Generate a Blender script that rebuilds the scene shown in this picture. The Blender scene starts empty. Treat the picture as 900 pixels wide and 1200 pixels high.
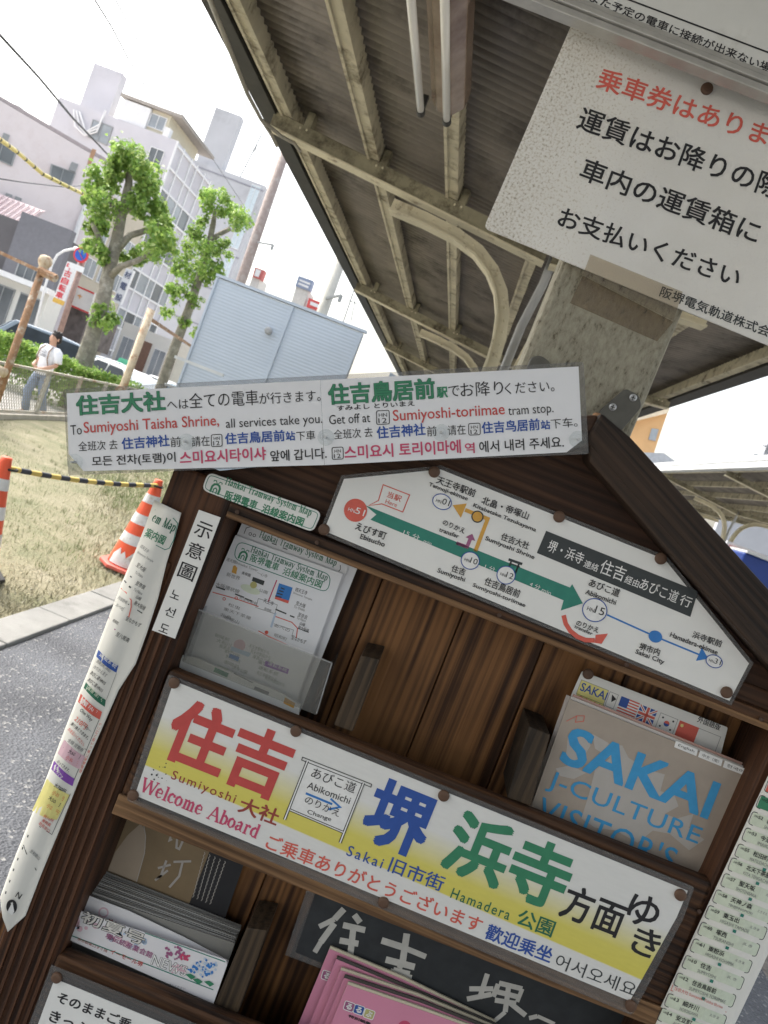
import bpy, bmesh, math, random
from mathutils import Vector, Matrix
random.seed(7)
R_ = math.radians
scene = bpy.context.scene
COL = scene.collection

# ------------------------------------------------------------------ camera, sky, sun, exposure
FPX = 901.0                      # focal length in pixels of the 900 x 1200 photograph
ROLL = R_(21.5); YAW = math.atan(60/FPX); PITCH = math.atan(66.5/FPX)
CAM = Vector((0, 0, 1.5))
FW = Vector((-math.sin(YAW)*math.cos(PITCH), math.cos(YAW)*math.cos(PITCH), -math.sin(PITCH)))
R0 = FW.cross(Vector((0, 0, 1))).normalized()
U0 = R0.cross(FW)
RI = R0*math.cos(ROLL) + U0*math.sin(ROLL)
UI = -R0*math.sin(ROLL) + U0*math.cos(ROLL)
cd = bpy.data.cameras.new('camera'); cam = bpy.data.objects.new('camera', cd); COL.objects.link(cam)
cam.matrix_world = Matrix(((RI.x, UI.x, -FW.x, CAM.x), (RI.y, UI.y, -FW.y, CAM.y), (RI.z, UI.z, -FW.z, CAM.z), (0, 0, 0, 1)))
cd.sensor_fit = 'VERTICAL'; cd.sensor_height = 36; cd.lens = FPX/1200*36
cd.clip_start = 0.02; cd.clip_end = 3000
cd.dof.use_dof = True; cd.dof.focus_distance = 0.93; cd.dof.aperture_fstop = 15
scene.camera = cam

SUN_EL = R_(52); SUN_AZ = R_(-62)        # veiled sun, high on the left and a little ahead
world = bpy.data.worlds.new("World"); scene.world = world; world.use_nodes = True
wn = world.node_tree.nodes; wl = world.node_tree.links
for n in list(wn): wn.remove(n)
wo = wn.new('ShaderNodeOutputWorld'); bg = wn.new('ShaderNodeBackground'); sky = wn.new('ShaderNodeTexSky')
sky.sky_type = 'NISHITA'; sky.sun_disc = False; sky.sun_elevation = SUN_EL; sky.sun_rotation = SUN_AZ
sky.air_density = 1.6; sky.dust_density = 6.0; sky.ozone_density = 1.0; sky.altitude = 0
hs = wn.new('ShaderNodeHueSaturation'); hs.inputs['Saturation'].default_value = 0.45; hs.inputs['Value'].default_value = 1.0
wl.new(sky.outputs[0], hs.inputs['Color']); wl.new(hs.outputs[0], bg.inputs[0]); bg.inputs[1].default_value = 0.15
wl.new(bg.outputs[0], wo.inputs[0])
sd = bpy.data.lights.new('sun', 'SUN'); sd.energy = 1.15; sd.angle = R_(18); sd.color = (1.0, 0.94, 0.85)
sun = bpy.data.objects.new('sun', sd); COL.objects.link(sun)
sdir = Vector((math.sin(SUN_AZ)*math.cos(SUN_EL), math.cos(SUN_AZ)*math.cos(SUN_EL), math.sin(SUN_EL)))   # towards the sun
sun.rotation_euler = sdir.to_track_quat('Z', 'Y').to_euler()
vs = scene.view_settings; vs.view_transform = 'Standard'; vs.look = 'None'; vs.exposure = 1.55; vs.gamma = 1; vs.use_curve_mapping = False
scene.render.engine = 'CYCLES'
scene.cycles.use_denoising = True
scene.cycles.max_bounces = 10; scene.cycles.transparent_max_bounces = 16

# ------------------------------------------------------------------ points from picture positions
def ray(u, v): return FW*FPX + RI*(u-450) + UI*(600-v)
def PX(u, v, Y):
    d = ray(u, v); return CAM + d*((Y-CAM.y)/d.y)
def PXX(u, v, X):
    d = ray(u, v); return CAM + d*((X-CAM.x)/d.x)
def PXZ(u, v, Z):
    d = ray(u, v); return CAM + d*((Z-CAM.z)/d.z)
def PXP(u, v, p0, n):
    d = ray(u, v); return CAM + d*((p0-CAM).dot(n)/d.dot(n))
CA, SA = math.cos(ROLL), math.sin(ROLL)
def ST(s, t): return (450 + s*CA + t*SA, 600 + s*SA - t*CA)      # upright frame of the rack -> picture

# ------------------------------------------------------------------ materials
MC = {}
def nt(name):
    m = bpy.data.materials.new(name); m.use_nodes = True
    t = m.node_tree; b = t.nodes['Principled BSDF']; return m, t, b
def N(t, typ, **kw):
    n = t.nodes.new(typ)
    for k, v in kw.items():
        if k.startswith('i_'): n.inputs[k[2:].replace('_', ' ')].default_value = v
        else: setattr(n, k, v)
    return n
def ramp(t, stops):
    r = t.nodes.new('ShaderNodeValToRGB'); e = r.color_ramp.elements
    while len(e) < len(stops): e.new(0.5)
    for el, (p, c) in zip(e, stops): el.position = p; el.color = (*c, 1) if len(c) == 3 else c
    return r
def coords(t, scale=(1, 1, 1), rot=(0, 0, 0)):
    tc = t.nodes.new('ShaderNodeTexCoord'); mp = t.nodes.new('ShaderNodeMapping')
    mp.inputs['Scale'].default_value = scale; mp.inputs['Rotation'].default_value = rot
    t.links.new(tc.outputs['Object'], mp.inputs['Vector']); return mp
def mul(c, k): return tuple(min(1, x*k) for x in c)
def M(name, col, rough=0.6, var=0.12, scale=6.0, bump=0.0, bscale=60, metal=0.0, spec=0.4, dirt=None, dirt_amt=0.5, dirt_scale=3.0):
    """painted / plain surface with gentle mottling and optional dirt patches"""
    if name in MC: return MC[name]
    m, t, b = nt(name); mp = coords(t)
    nz = N(t, 'ShaderNodeTexNoise', i_Scale=scale, i_Detail=6.0, i_Roughness=0.6); t.links.new(mp.outputs[0], nz.inputs['Vector'])
    rp = ramp(t, [(0.3, mul(col, 1-var)), (0.7, mul(col, 1+var))]); t.links.new(nz.outputs[0], rp.inputs[0])
    out = rp.outputs[0]
    if dirt:
        n2 = N(t, 'ShaderNodeTexNoise', i_Scale=dirt_scale, i_Detail=9.0, i_Roughness=0.72); t.links.new(mp.outputs[0], n2.inputs['Vector'])
        r2 = ramp(t, [(0.62-dirt_amt*0.25, (0, 0, 0)), (0.72-dirt_amt*0.1, (1, 1, 1))]); t.links.new(n2.outputs[0], r2.inputs[0])
        mx = N(t, 'ShaderNodeMixRGB'); t.links.new(r2.outputs[0], mx.inputs[0]); t.links.new(out, mx.inputs[1]); mx.inputs[2].default_value = (*dirt, 1)
        out = mx.outputs[0]
    t.links.new(out, b.inputs['Base Color'])
    b.inputs['Roughness'].default_value = rough; b.inputs['Metallic'].default_value = metal
    b.inputs['Specular IOR Level'].default_value = spec
    if bump:
        n3 = N(t, 'ShaderNodeTexNoise', i_Scale=bscale, i_Detail=5.0); t.links.new(mp.outputs[0], n3.inputs['Vector'])
        bp = N(t, 'ShaderNodeBump', i_Strength=bump, i_Distance=0.01); t.links.new(n3.outputs[0], bp.inputs['Height']); t.links.new(bp.outputs[0], b.inputs['Normal'])
    MC[name] = m; return m
def wood(name, axis, dark, mid, light, ang=0.0, fine=1.0, ring=1.0, heart=None):
    """weathered stained timber, grain along the named axis (x or z) turned by ang in the board's plane"""
    m, t, b = nt(name)
    tc = t.nodes.new('ShaderNodeTexCoord'); rt = t.nodes.new('ShaderNodeMapping'); rt.inputs['Rotation'].default_value = (0, ang, 0)
    t.links.new(tc.outputs['Object'], rt.inputs['Vector'])
    st = t.nodes.new('ShaderNodeMapping'); st.inputs['Scale'].default_value = (0.9, 14, 14) if axis == 'x' else (14, 14, 0.9)
    t.links.new(rt.outputs[0], st.inputs['Vector'])
    warp = N(t, 'ShaderNodeTexNoise', i_Scale=1.3, i_Detail=3.0); t.links.new(st.outputs[0], warp.inputs['Vector'])
    wv = N(t, 'ShaderNodeTexWave', i_Scale=2.1*ring, i_Distortion=5.5, i_Detail=4.0, wave_type='BANDS', bands_direction='Z' if axis == 'x' else 'X')
    wv.inputs['Detail Scale'].default_value = 0.9
    if heart is not None:                                           # flat sawn board: long oval figure round a heart line
        st.inputs['Location'].default_value = (-heart[0]*14, 0, -heart[1]*0.9); wv.wave_type = 'RINGS'; wv.rings_direction = 'Y'; wv.inputs['Scale'].default_value = heart[2]; wv.inputs['Distortion'].default_value = 4.5
    t.links.new(st.outputs[0], wv.inputs['Vector'])
    s2 = t.nodes.new('ShaderNodeMapping'); s2.inputs['Scale'].default_value = (3, 260*fine, 260*fine) if axis == 'x' else (260*fine, 260*fine, 3)
    t.links.new(rt.outputs[0], s2.inputs['Vector'])
    fn = N(t, 'ShaderNodeTexNoise', i_Scale=1.0, i_Detail=4.0); t.links.new(s2.outputs[0], fn.inputs['Vector'])
    blot = N(t, 'ShaderNodeTexNoise', i_Scale=5.0, i_Detail=4.0); t.links.new(rt.outputs[0], blot.inputs['Vector'])
    a1 = N(t, 'ShaderNodeMath', operation='MULTIPLY_ADD'); t.links.new(wv.outputs['Fac'], a1.inputs[0]); a1.inputs[1].default_value = 0.22 if heart is None else 0.3
    t.links.new(warp.outputs[0], a1.inputs[2])
    a2 = N(t, 'ShaderNodeMath', operation='MULTIPLY_ADD'); t.links.new(fn.outputs[0], a2.inputs[0]); a2.inputs[1].default_value = 0.95; t.links.new(a1.outputs[0], a2.inputs[2])
    a3 = N(t, 'ShaderNodeMath', operation='MULTIPLY_ADD'); t.links.new(blot.outputs[0], a3.inputs[0]); a3.inputs[1].default_value = 0.85; t.links.new(a2.outputs[0], a3.inputs[2])
    dv = N(t, 'ShaderNodeMath', operation='MULTIPLY'); t.links.new(a3.outputs[0], dv.inputs[0]); dv.inputs[1].default_value = 0.46
    rp = ramp(t, [(0.47, dark), (0.62, mid), (0.80, light)]); t.links.new(dv.outputs[0], rp.inputs[0])
    t.links.new(rp.outputs[0], b.inputs['Base Color']); b.inputs['Roughness'].default_value = 0.62; b.inputs['Specular IOR Level'].default_value = 0.3
    bp = N(t, 'ShaderNodeBump', i_Strength=0.7, i_Distance=0.002); t.links.new(a2.outputs[0], bp.inputs['Height']); t.links.new(bp.outputs[0], b.inputs['Normal'])
    MC[name] = m; return m
def ink(name, col): return M('ink_'+name, col, rough=0.5, var=0.07, scale=90, spec=0.3)
def paper(name, col=(0.74, 0.74, 0.72), rough=0.45, trans=0.0):
    if name in MC: return MC[name]
    m = M(name, col, rough=rough, var=0.035, scale=9, bump=0.06, bscale=14, spec=0.3)
    return m
def clear(name, tint, alpha, rough=0.12):
    if name in MC: return MC[name]
    m, t, b = nt(name); o = t.nodes['Material Output']
    tr = N(t, 'ShaderNodeBsdfTransparent'); tr.inputs[0].default_value = (*tint, 1)
    mp = coords(t); nz = N(t, 'ShaderNodeTexNoise', i_Scale=7.0, i_Detail=3.0); t.links.new(mp.outputs[0], nz.inputs['Vector'])
    rp = ramp(t, [(0.3, (alpha*0.8,)*3), (0.75, (min(1, alpha*1.25),)*3)]); t.links.new(nz.outputs[0], rp.inputs[0])
    mx = N(t, 'ShaderNodeMixShader'); t.links.new(rp.outputs[0], mx.inputs[0]); t.links.new(tr.outputs[0], mx.inputs[1]); t.links.new(b.outputs[0], mx.inputs[2])
    b.inputs['Base Color'].default_value = (*mul(tint, 0.62), 1); b.inputs['Roughness'].default_value = rough; b.inputs['Specular IOR Level'].default_value = 0.6
    t.links.new(mx.outputs[0], o.inputs[0]); MC[name] = m; return m

# ------------------------------------------------------------------ mesh builder
class MB:
    def __init__(s): s.v = []; s.f = []; s.m = []
    def add(s, vs, fs, m=0):
        o = len(s.v); s.v += [Vector(p) for p in vs]
        for f in fs: s.f.append([i+o for i in f]); s.m.append(m)
    def prism(s, pts, off, m=0, mside=None):
        n = len(pts); off = Vector(off); a = [Vector(p) for p in pts]; b = [p+off for p in a]
        s.add(a+b, [list(range(n)), list(range(2*n-1, n-1, -1))], m)
        s.add(a+b, [[i, i+n, (i+1) % n+n, (i+1) % n] for i in range(n)], m if mside is None else mside)
    def flat(s, pts, m=0): s.add(pts, [list(range(len(pts)))], m)
    def slab(s, pp, Y, th, m=0): s.prism([PX(u, v, Y) for u, v in pp], (0, th, 0), m)
    def sheet(s, pp, Y, m=0): s.flat([PX(u, v, Y) for u, v in pp], m)
    def box(s, a, b, m=0):
        (x0, y0, z0), (x1, y1, z1) = a, b
        s.prism([(x0, y0, z0), (x1, y0, z0), (x1, y0, z1), (x0, y0, z1)], (0, y1-y0, 0), m)
    def bar(s, p, q, w, h, m=0, up=(0, 0, 1)):
        p = Vector(p); q = Vector(q); d = (q-p).normalized(); up = Vector(up)
        sd_ = d.cross(up).normalized(); u2 = sd_.cross(d)
        c = [p+sd_*(a*w/2)+u2*(b*h/2) for a, b in ((-1, -1), (1, -1), (1, 1), (-1, 1))]
        s.prism(c, q-p, m)
    def tube(s, pts, r, n=8, m=0, caps=True):
        pts = [Vector(p) for p in pts]; k = len(pts); rr = r if isinstance(r, (list, tuple)) else [r]*k
        vs = []; ref = None
        for i, p in enumerate(pts):
            d = (pts[min(i+1, k-1)]-pts[max(i-1, 0)]).normalized()
            if ref is None: ref = d.orthogonal().normalized()
            ref = (ref - d*ref.dot(d)).normalized(); bi = d.cross(ref)
            vs += [p+(ref*math.cos(2*math.pi*j/n)+bi*math.sin(2*math.pi*j/n))*rr[i] for j in range(n)]
        fs = [[i*n+j, i*n+(j+1) % n, (i+1)*n+(j+1) % n, (i+1)*n+j] for i in range(k-1) for j in range(n)]
        if caps: fs += [list(range(n-1, -1, -1)), [(k-1)*n+j for j in range(n)]]
        s.add(vs, fs, m)
    def lathe(s, prof, c, ax=(0, 0, 1), n=20, m=0):
        ax = Vector(ax).normalized(); e1 = ax.orthogonal().normalized(); e2 = ax.cross(e1); c = Vector(c); vs = []
        for r, h in prof: vs += [c+ax*h+(e1*math.cos(2*math.pi*j/n)+e2*math.sin(2*math.pi*j/n))*r for j in range(n)]
        k = len(prof); fs = [[i*n+j, i*n+(j+1) % n, (i+1)*n+(j+1) % n, (i+1)*n+j] for i in range(k-1) for j in range(n)]
        fs += [list(range(n-1, -1, -1)), [(k-1)*n+j for j in range(n)]]
        s.add(vs, fs, m)
    def ball(s, c, r, n=10, m=0):
        rx, ry, rz = r if isinstance(r, (list, tuple)) else (r, r, r); c = Vector(c); vs = []; k = n//2+1
        for i in range(k+1):
            a = math.pi*i/k
            vs += [c+Vector((rx*math.sin(a)*math.cos(2*math.pi*j/n), ry*math.sin(a)*math.sin(2*math.pi*j/n), rz*math.cos(a))) for j in range(n)]
        s.add(vs, [[i*n+j, (i+1)*n+j, (i+1)*n+(j+1) % n, i*n+(j+1) % n] for i in range(k) for j in range(n)], m)
    # marks printed on a plane, given in picture positions
    def disc(s, u, v, r, Y, m=0, ry=None, n=28):
        ry = ry or r
        s.flat([PX(u+r*math.cos(a)*CA-ry*math.sin(a)*SA, v+r*math.cos(a)*SA+ry*math.sin(a)*CA, Y) for a in [2*math.pi*i/n for i in range(n)]], m)
    def ringm(s, u, v, r, w, Y, m=0, ry=None, n=28):
        ry = ry or r; vs = []
        for k in (0, 1):
            for i in range(n):
                a = 2*math.pi*i/n; a1, b1 = r-k*w, ry-k*w
                vs.append(PX(u+a1*math.cos(a)*CA-b1*math.sin(a)*SA, v+a1*math.cos(a)*SA+b1*math.sin(a)*CA, Y))
        s.add(vs, [[i, (i+1) % n, n+(i+1) % n, n+i] for i in range(n)], m)
    def line(s, pp, w, Y, m=0, close=False):
        """polyline w pixels wide; Y a number or a function of the picture position"""
        fy = Y if callable(Y) else (lambda a, b: Y)
        q = list(pp)+([pp[0]] if close else []); k = len(q); L = []; Rr = []
        for i, (u, v) in enumerate(q):
            if close: a, b = (q[i-1] if i else q[-2]), (q[i+1] if i < k-1 else q[1])
            else: a, b = q[max(i-1, 0)], q[min(i+1, k-1)]
            d1 = Vector((u-a[0], v-a[1])); d2 = Vector((b[0]-u, b[1]-v))
            if d1.length < 1e-6: d1 = d2
            if d2.length < 1e-6: d2 = d1
            d1.normalize(); d2.normalize(); n_ = Vector((-d1.y-d2.y, d1.x+d2.x))
            if n_.length < 1e-5: n_ = Vector((-d1.y, d1.x))
            n_.normalize(); c = max(0.5, abs(n_.dot(Vector((-d1.y, d1.x))))); h = w/2/c
            L.append(PX(u+n_.x*h, v+n_.y*h, fy(u, v))); Rr.append(PX(u-n_.x*h, v-n_.y*h, fy(u, v)))
        s.add(L+Rr, [[i, i+1, k+i+1, k+i] for i in range(k-1)], m)
    def text(s, body, p, q, h, Y, m=0, bold=0.0, space=1.0, shear=0.0):
        """lettering whose box runs from p (lower left) to q (lower right), h high, in picture positions"""
        heavy = bold if bold > .009 else 0.0
        vs, fs = glyphs(body, 0.0 if heavy else bold, space, shear)
        xs = [a[0] for a in vs]; ys = [a[1] for a in vs]; x0, x1, y0, y1 = min(xs), max(xs), min(ys), max(ys)
        fy = Y if callable(Y) else (lambda a, b: Y)
        d = Vector((q[0]-p[0], q[1]-p[1])); up = Vector((d.y, -d.x)).normalized()
        x0 -= heavy; x1 += heavy; y0 -= heavy; y1 += heavy
        shifts = [(0, 0)]
        if heavy >= .02: shifts += [(heavy*i, heavy*j) for i in (-1, 0, 1) for j in (-1, 0, 1) if i or j]
        elif heavy: shifts += [(heavy*i, heavy*j) for i in (-1, 1) for j in (-1, 1)]
        for j, (ex, ey) in enumerate(shifts):
            out = []
            for a, b in vs:
                k = (a+ex-x0)/max(1e-6, x1-x0); g = (b+ey-y0)/max(1e-6, y1-y0)*h
                u, v = p[0]+d.x*k+up.x*g, p[1]+d.y*k+up.y*g; out.append(PX(u, v, fy(u, v)-j*.00001))
            s.add(out, fs, m)
    def char(s, body, c, size, Y, m=0, bold=0.0, ang=None, sy=None):
        """one character centred at c, size wide, upright in the tilted frame"""
        a = ROLL if ang is None else ang; d = (math.cos(a), math.sin(a)); up = (d[1], -d[0]); h = sy or size
        p = (c[0]-d[0]*size/2-up[0]*h/2, c[1]-d[1]*size/2-up[1]*h/2)
        s.text(body, p, (p[0]+d[0]*size, p[1]+d[1]*size), h, Y, m, bold)
    def build(s, name, mats, parent=None, loc=None, smooth=False, bevel=0.0, bseg=2):
        off = Vector((0, 0, 0)); pr = parent
        while pr is not None: off = off+pr.location; pr = pr.parent
        if parent is None:
            if loc is None:
                xs = [p.x for p in s.v]; ys = [p.y for p in s.v]; zs = [p.z for p in s.v]
                loc = ((min(xs)+max(xs))/2, (min(ys)+max(ys))/2, min(zs))
            off = Vector(loc)
        me = bpy.data.meshes.new(name); me.from_pydata([p-off for p in s.v], [], s.f)
        mats = mats if isinstance(mats, (list, tuple)) else [mats]
        for mm in mats: me.materials.append(mm)
        me.polygons.foreach_set('material_index', s.m)
        if smooth: me.polygons.foreach_set('use_smooth', [True]*len(s.f))
        me.update()
        o = bpy.data.objects.new(name, me); COL.objects.link(o)
        if parent is None: o.location = off
        else: o.parent = parent
        if bevel:
            bm = bmesh.new(); bm.from_mesh(me); bmesh.ops.remove_doubles(bm, verts=bm.verts, dist=1e-6); bmesh.ops.recalc_face_normals(bm, faces=bm.faces); bm.to_mesh(me); bm.free()
            bv = o.modifiers.new('bevel', 'BEVEL'); bv.width = bevel; bv.segments = bseg; bv.limit_method = 'ANGLE'
        return o
_G = {}
def glyphs(body, bold, space, shear):
    k = (body, bold, space, shear)
    if k not in _G:
        c = bpy.data.curves.new('lettering', 'FONT'); c.body = body; c.resolution_u = 3; c.offset = bold; c.space_character = space; c.shear = shear
        c.fill_mode = 'FRONT'
        o = bpy.data.objects.new('lettering', c); COL.objects.link(o)
        dg = bpy.context.evaluated_depsgraph_get(); me = bpy.data.meshes.new_from_object(o.evaluated_get(dg))
        _G[k] = ([(v.co.x, v.co.y) for v in me.vertices], [list(p.vertices) for p in me.polygons])
        bpy.data.objects.remove(o); bpy.data.meshes.remove(me); bpy.data.curves.remove(c)
    return _G[k]
def tag(o, label=None, cat=None, group=None, kind=None):
    if label: o['label'] = label
    if cat: o['category'] = cat
    if group: o['group'] = group
    if kind: o['kind'] = kind
    return o
def thing(name, label, cat, loc=(0, 0, 0), group=None):
    o = bpy.data.objects.new(name, None); COL.objects.link(o); o.location = Vector(loc); o.empty_display_size = 0.1
    return tag(o, label, cat, group)
def lerp(a, b, k): return (a[0]+(b[0]-a[0])*k, a[1]+(b[1]-a[1])*k)
def rrect(pp, r, n=4):
    """picture polygon with rounded corners"""
    out = []; k = len(pp)
    for i in range(k):
        p = Vector(pp[i]); a = Vector(pp[i-1]); b = Vector(pp[(i+1) % k])
        da = (a-p).normalized()*r; db = (b-p).normalized()*r
        for j in range(n+1):
            x = j/n; q = (p+da)*(1-x)**2 + p*2*x*(1-x) + (p+db)*x*x; out.append((q.x, q.y))
    return out
def inset(pp, d):
    """shrink a convex picture polygon by about d pixels"""
    k = len(pp); out = []; c = Vector((sum(p[0] for p in pp)/k, sum(p[1] for p in pp)/k))
    for i in range(k):
        p = Vector(pp[i]); a = (p-Vector(pp[i-1])).normalized(); b = (Vector(pp[(i+1) % k])-p).normalized()
        na = Vector((-a.y, a.x)); nb = Vector((-b.y, b.x))
        if na.dot(c-p) < 0: na = -na
        if nb.dot(c-p) < 0: nb = -nb
        n_ = (na+nb); n_.normalize(); q = p+n_*(d/max(0.4, n_.dot(na))); out.append((q.x, q.y))
    return out

# ================================================================== THE SETTING
def structure(name, a, b, mat):
    m = MB(); m.box(a, b); o = m.build(name, mat); o['kind'] = 'structure'; return o
# --- asphalt with pale aggregate
def asphalt(name, lo, hi):
    m, t, b = nt(name); mp = coords(t)
    v = N(t, 'ShaderNodeTexVoronoi', i_Scale=95.0); t.links.new(mp.outputs[0], v.inputs['Vector'])
    n1 = N(t, 'ShaderNodeTexNoise', i_Scale=140.0, i_Detail=4.0); t.links.new(mp.outputs[0], n1.inputs['Vector'])
    n2 = N(t, 'ShaderNodeTexNoise', i_Scale=2.2, i_Detail=7.0); t.links.new(mp.outputs[0], n2.inputs['Vector'])
    ad = N(t, 'ShaderNodeMath', operation='MULTIPLY_ADD'); t.links.new(n1.outputs[0], ad.inputs[0]); ad.inputs[1].default_value = 0.75; t.links.new(n2.outputs[0], ad.inputs[2])
    rp = ramp(t, [(0.62, lo), (0.95, mul(hi, 0.85)), (1.0, hi)]); t.links.new(ad.outputs[0], rp.inputs[0])
    sp = ramp(t, [(0.80, (0, 0, 0)), (0.86, (1, 1, 1))]); t.links.new(v.outputs['Color'], sp.inputs[0])
    mx = N(t, 'ShaderNodeMixRGB'); mx.inputs[2].default_value = (0.34, 0.34, 0.33, 1)
    k = N(t, 'ShaderNodeMath', operation='MULTIPLY'); t.links.new(sp.outputs[0], k.inputs[0]); k.inputs[1].default_value = 0.5
    t.links.new(k.outputs[0], mx.inputs[0]); t.links.new(rp.outputs[0], mx.inputs[1]); t.links.new(mx.outputs[0], b.inputs['Base Color'])
    b.inputs['Roughness'].default_value = 0.75
    bp = N(t, 'ShaderNodeBump', i_Strength=0.8, i_Distance=0.006); t.links.new(v.outputs['Distance'], bp.inputs['Height']); t.links.new(bp.outputs[0], b.inputs['Normal'])
    return m
m = MB(); m.flat([(-900, -300, -0.42), (900, -300, -0.42), (900, 1600, -0.42), (-900, 1600, -0.42)])
o = m.build('street_ground', M('street', (0.33, 0.32, 0.30), rough=0.9, var=0.18, scale=0.8, bump=0.2), loc=(0, 0, -0.42)); o['kind'] = 'structure'
structure('platform_asphalt', (-1.64, -8, -0.40), (2.05, 60, 0.0), asphalt('asphalt', (0.035, 0.039, 0.048), (0.094, 0.102, 0.119)))
def concrete(name, col): return M(name, col, rough=0.85, var=0.16, scale=5, bump=0.35, bscale=120, dirt=mul(col, 0.6), dirt_amt=0.25, dirt_scale=4)
m = MB(); y = -8.0
while y < 60: m.box((-1.84+random.uniform(-.003, .003), y, -0.40), (-1.643, y+.594, 0.020+random.uniform(-.002, .003))); y += 0.6
o = m.build('platform_kerb', concrete('kerb_concrete', (0.25, 0.25, 0.24)), bevel=.008); o['kind'] = 'structure'
# dry turf bank between the kerb and the fence
m, t, b = nt('dry_turf_soil'); mp = coords(t)
n1 = N(t, 'ShaderNodeTexNoise', i_Scale=1.5, i_Detail=8.0, i_Roughness=0.7); t.links.new(mp.outputs[0], n1.inputs['Vector'])
rp = ramp(t, [(0.3, (0.15, 0.165, 0.085)), (0.5, (0.245, 0.23, 0.145)), (0.72, (0.34, 0.31, 0.225))]); t.links.new(n1.outputs[0], rp.inputs[0])
t.links.new(rp.outputs[0], b.inputs['Base Color']); b.inputs['Roughness'].default_value = 0.95
n2 = N(t, 'ShaderNodeTexNoise', i_Scale=60.0, i_Detail=6.0); t.links.new(mp.outputs[0], n2.inputs['Vector'])
bp = N(t, 'ShaderNodeBump', i_Strength=1.0, i_Distance=0.03); t.links.new(n2.outputs[0], bp.inputs['Height']); t.links.new(bp.outputs[0], b.inputs['Normal'])
SOIL = m
def fx(y): return -6.02-0.188*(y-10)
g = MB(); nx, ny = 26, 70; vs = []
for j in range(ny+1):
    y = -4+j*0.4
    for i in range(nx+1):
        k = i/nx; x = -1.842+(fx(y)+1.842)*k
        vs.append((x, y, -0.03+0.05*math.sin(x*2.1+y*1.3)*min(1, k*6)*0.5+0.012*random.random()*min(1, k*8)+0.02*k))
g.add(vs, [[j*(nx+1)+i, j*(nx+1)+i+1, (j+1)*(nx+1)+i+1, (j+1)*(nx+1)+i] for j in range(ny) for i in range(nx)])
tb = g.build('turf_bank', SOIL, loc=(-4, 5, 0), smooth=True); tb['kind'] = 'structure'
gm = []
for nm, c in (('straw', (0.31, 0.285, 0.18)), ('pale_straw', (0.41, 0.385, 0.29)), ('faded_green', (0.26, 0.285, 0.15)), ('bright_green', (0.20, 0.26, 0.10))):
    gm.append(M('blade_'+nm, c, rough=0.7, var=0.25, scale=3))
g = MB()
for i in range(62000):
    y = 2.6+9.0*random.random()**1.3; x = -1.86+(fx(y)+1.95)*random.random()
    if abs(x+1.86) < 0.9 and random.random() < 0.35*(1-abs(x+1.86)/0.9): continue
    patch = math.sin(x*1.9+1)*math.cos(y*1.4)+0.6*math.sin(x*4.1+y*3.3)
    r = random.random(); near = max(0, 1-abs(x+1.86)/1.2)
    mi = (2 if r < 0.55 else 3) if patch+random.uniform(-.8, .8)-near*1.6 > -0.15 else (0 if r < .5 else 1)
    h = random.uniform(0.018, 0.05)*(1.25 if mi > 1 else 1); w = random.uniform(0.002, 0.005); a = random.uniform(0, 6.283); l = random.uniform(0, 0.045)
    z = -0.02; ca, sa = math.cos(a), math.sin(a); b_ = random.uniform(0, 6.283)
    tip = (x+l*math.cos(b_), y+l*math.sin(b_), z+h)
    g.add([(x-w*ca, y-w*sa, z), (x+w*ca, y+w*sa, z), tip], [[0, 1, 2]], mi)
for i in range(260):                                             # taller weeds in loose tufts
    y = 2.8+8.0*random.random()**1.2; x = -2.1+(fx(y)+2.3)*random.random(); n = random.randint(8, 26)
    for _ in range(n):
        a = random.uniform(0, 6.283); q = .05*random.random(); h = random.uniform(.03, .085); w = .0025; l = random.uniform(.01, .07); bx, by = x+q*math.cos(a*2), y+q*math.sin(a*2)
        g.add([(bx-w, by, -.03), (bx+w, by, -.03), (bx+l*math.cos(a), by+l*math.sin(a), h)], [[0, 1, 2]], random.choice((0, 1, 2, 2, 3, 3)))
o = g.build('grass', gm, loc=(-4, 5, 0)); tag(o, 'dry straw coloured grass with green tufts beyond the kerb', 'grass', kind='stuff')
structure('track_bed', (2.06, -8, -0.41), (4.2, 70, -0.25), M('ballast', (0.2, 0.18, 0.16), rough=0.95, var=0.4, scale=30, bump=0.8))
structure('far_platform', (4.25, -8, -0.40), (9.5, 70, 0.02), concrete('far_platform_concrete', (0.33, 0.33, 0.31)))

# --- platform canopies
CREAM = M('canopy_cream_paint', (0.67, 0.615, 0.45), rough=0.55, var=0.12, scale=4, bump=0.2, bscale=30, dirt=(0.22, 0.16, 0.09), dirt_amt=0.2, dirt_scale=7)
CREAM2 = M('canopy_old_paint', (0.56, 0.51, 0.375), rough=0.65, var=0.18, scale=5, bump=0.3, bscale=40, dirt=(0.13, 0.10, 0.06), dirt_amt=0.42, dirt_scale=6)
CREAM_SHADED = M('canopy_shaded_web', (0.30, 0.275, 0.185), rough=0.65, var=0.25, scale=5, bump=0.3, bscale=40, dirt=(0.08, 0.065, 0.04), dirt_amt=0.6, dirt_scale=6)  # shade on the beam webs painted in as a darker olive
CORR = M('canopy_corrugated', (0.19, 0.168, 0.145), rough=0.45, var=0.3, scale=2.2, bump=0.1, dirt=(0.07, 0.06, 0.05), dirt_amt=0.5, dirt_scale=2)
DARKMETAL = M('dark_painted_metal', (0.035, 0.033, 0.03), rough=0.6, var=0.3, scale=6)
TIN = M('pale_tin', (0.55, 0.57, 0.58), rough=0.6, var=0.12, scale=3)
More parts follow.
